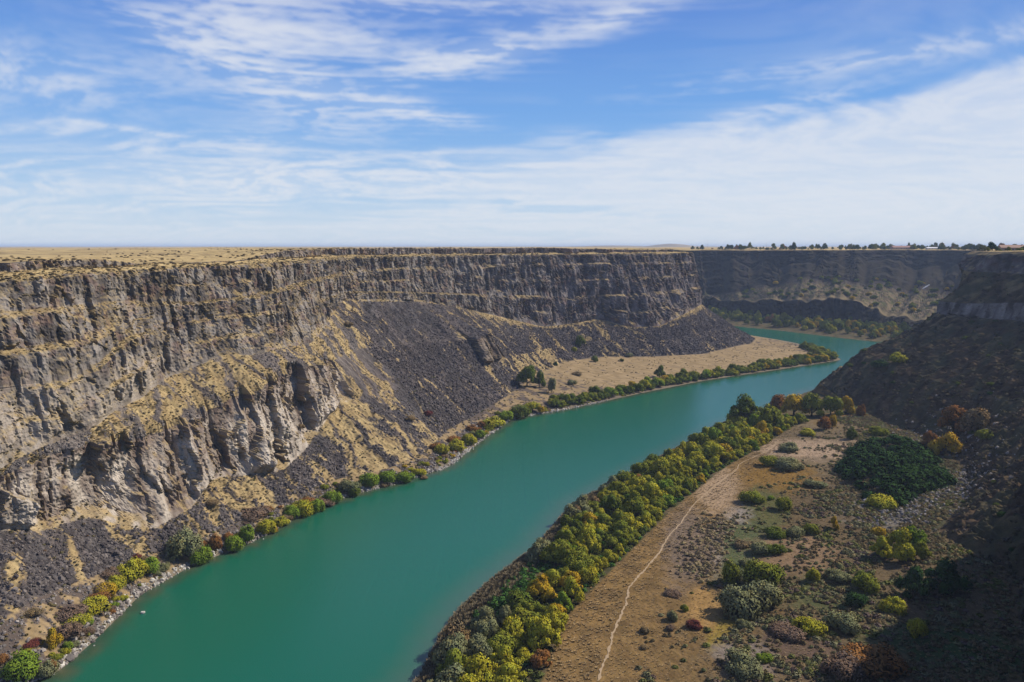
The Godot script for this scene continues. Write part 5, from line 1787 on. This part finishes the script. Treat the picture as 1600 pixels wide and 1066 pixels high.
func single_rocks() -> void:
	for q in [[-141.0, -362.0, 9.5, 1.1, 2.2, 0.62, "long flat pale rock ledge at the water under the green bushes", 0.50], [-114.5, -420.5, 2.2, 1.4, 1.8, 0.0, "dark grey boulder at the water beside the twin bright bushes", 0.16],
		[-150.0, -296.0, 1.0, 0.7, 0.8, 0.4, "lone pale stone standing off the near white rocks in the water", 0.4]]:
		var m := boulders[2]
		var o := put("shore_boulder", m, flat(Color(q[7], q[7] * 0.95, q[7] * 0.88)))
		o.transform = Transform3D(Basis(Vector3.UP, q[5]).scaled_local(Vector3(q[2], q[3], q[4])), Vector3(q[0], 0.25, q[1]))
		tag(o, q[6], "rock")
	var o := put("bedrock_streak", boulders[1], flat(Color(0.6, 0.58, 0.55)))
	o.transform = Transform3D(Basis(Vector3(0, 0, 1), 0.55).scaled_local(Vector3(9.0, 0.9, 2.2)), Vector3(712, 79, -1322))
	tag(o, "short white streak of bare rock on the far hillside", "rock")


func hillside_bushes() -> void:
	var entries := []
	for k in 58:
		var j := rng.randi_range(220, right.stations.size() - 230)
		var up := rng.randf()
		var r := right.first_row[2] + int(up * (right.first_row[4] - right.first_row[2]))
		var p: Vector3 = right.verts[j][r]
		var a := right.stations[j]
		var size := rng.randf_range(1.6, 3.6)
		var kind := weighted([5, 4.0, 8, 3.0, 0, 1.5, 9, 1.0])
		var where := "below the pale cliff band" if a > 760.0 else ("behind the point grove" if a > 660.0 else ("above the orange grove" if a > 540.0 else ("above the boulders" if a > 430.0 else "in the near shadow")))
		entries.append([a, "hillside_bush", "shrub", kind, p - Vector3(0, 0.3, 0), size, size * rng.randf_range(0.8, 1.2), "%s %s bush %s shaded hillside %s" % ["large" if size > 2.9 else ("small" if size < 2.2 else "rounded"), LEAF_WORD[kind], "low on the" if up < 0.35 else ("halfway up the" if up < 0.7 else "high on the"), where], "bush"])
	place_row(entries, "dark bushes over the shaded hillside")


func bank_bushes() -> void:       # smaller bushes filling the sunlit bank between the named ones
	var entries := []
	for k in 230:
		var a := rng.randf_range(92.0, 690.0)
		var j := station(left, a)
		var off := 3.0 + 11.0 * pow(rng.randf(), 1.5)
		var b := -0.8 * left.lines[0][j].x - 0.6 * left.lines[0][j].z + off
		var x := 0.6 * a - 0.8 * b
		var z := -0.8 * a - 0.6 * b
		var r := rng.randf_range(1.2, 2.7) * (1.15 if a > 380.0 else 1.0)
		var kind := weighted([0, 3.0, 1, 5.5 if off < 8.0 else 0.8, 3, 1.6 if off > 6.0 else 0.3, 7, 2.0, 6, 1.5, 9, 1.2, 10, 1.2 if off < 7.0 else 0.1, 2, 0.4])
		var where := "below the near talus" if a < 175.0 else ("below the fluted cliff" if a < 255.0 else ("below the dark stone fan" if a < 330.0 else ("below the wide dark talus" if a < 470.0 else "on the turning bank")))
		entries.append([a, "bank_bush", "shrub", kind, Vector3(x, ground(x, z) - 0.2, z), r, r * rng.randf_range(0.8, 1.3), "%s %s bush %s %s" % ["small" if r < 1.6 else ("full" if r > 2.1 else "rounded"), LEAF_WORD[kind], "by the waterline" if off < 6.0 else ("behind the shore bushes" if off < 10.0 else "up the bank"), where], "bush"])
	place_row(entries, "small bushes along the sunlit bank")


func build_things() -> void:
	make_plants()
	make_stones()
	paths()
	ground_cover()
	dark_thicket()
	for t in THINGS:
		var at := Vector3(t[3], ground(t[3], t[4]) - 0.25, t[4])
		plant(t[0], t[1], t[2], at, t[5], t[6], t[7], t[8], t[9])
	plant_belt()
	plant_far_shore()
	plant_far_bank()
	plant_rim()
	bank_bushes()
	hillside_bushes()
	single_rocks()
	rim_things()
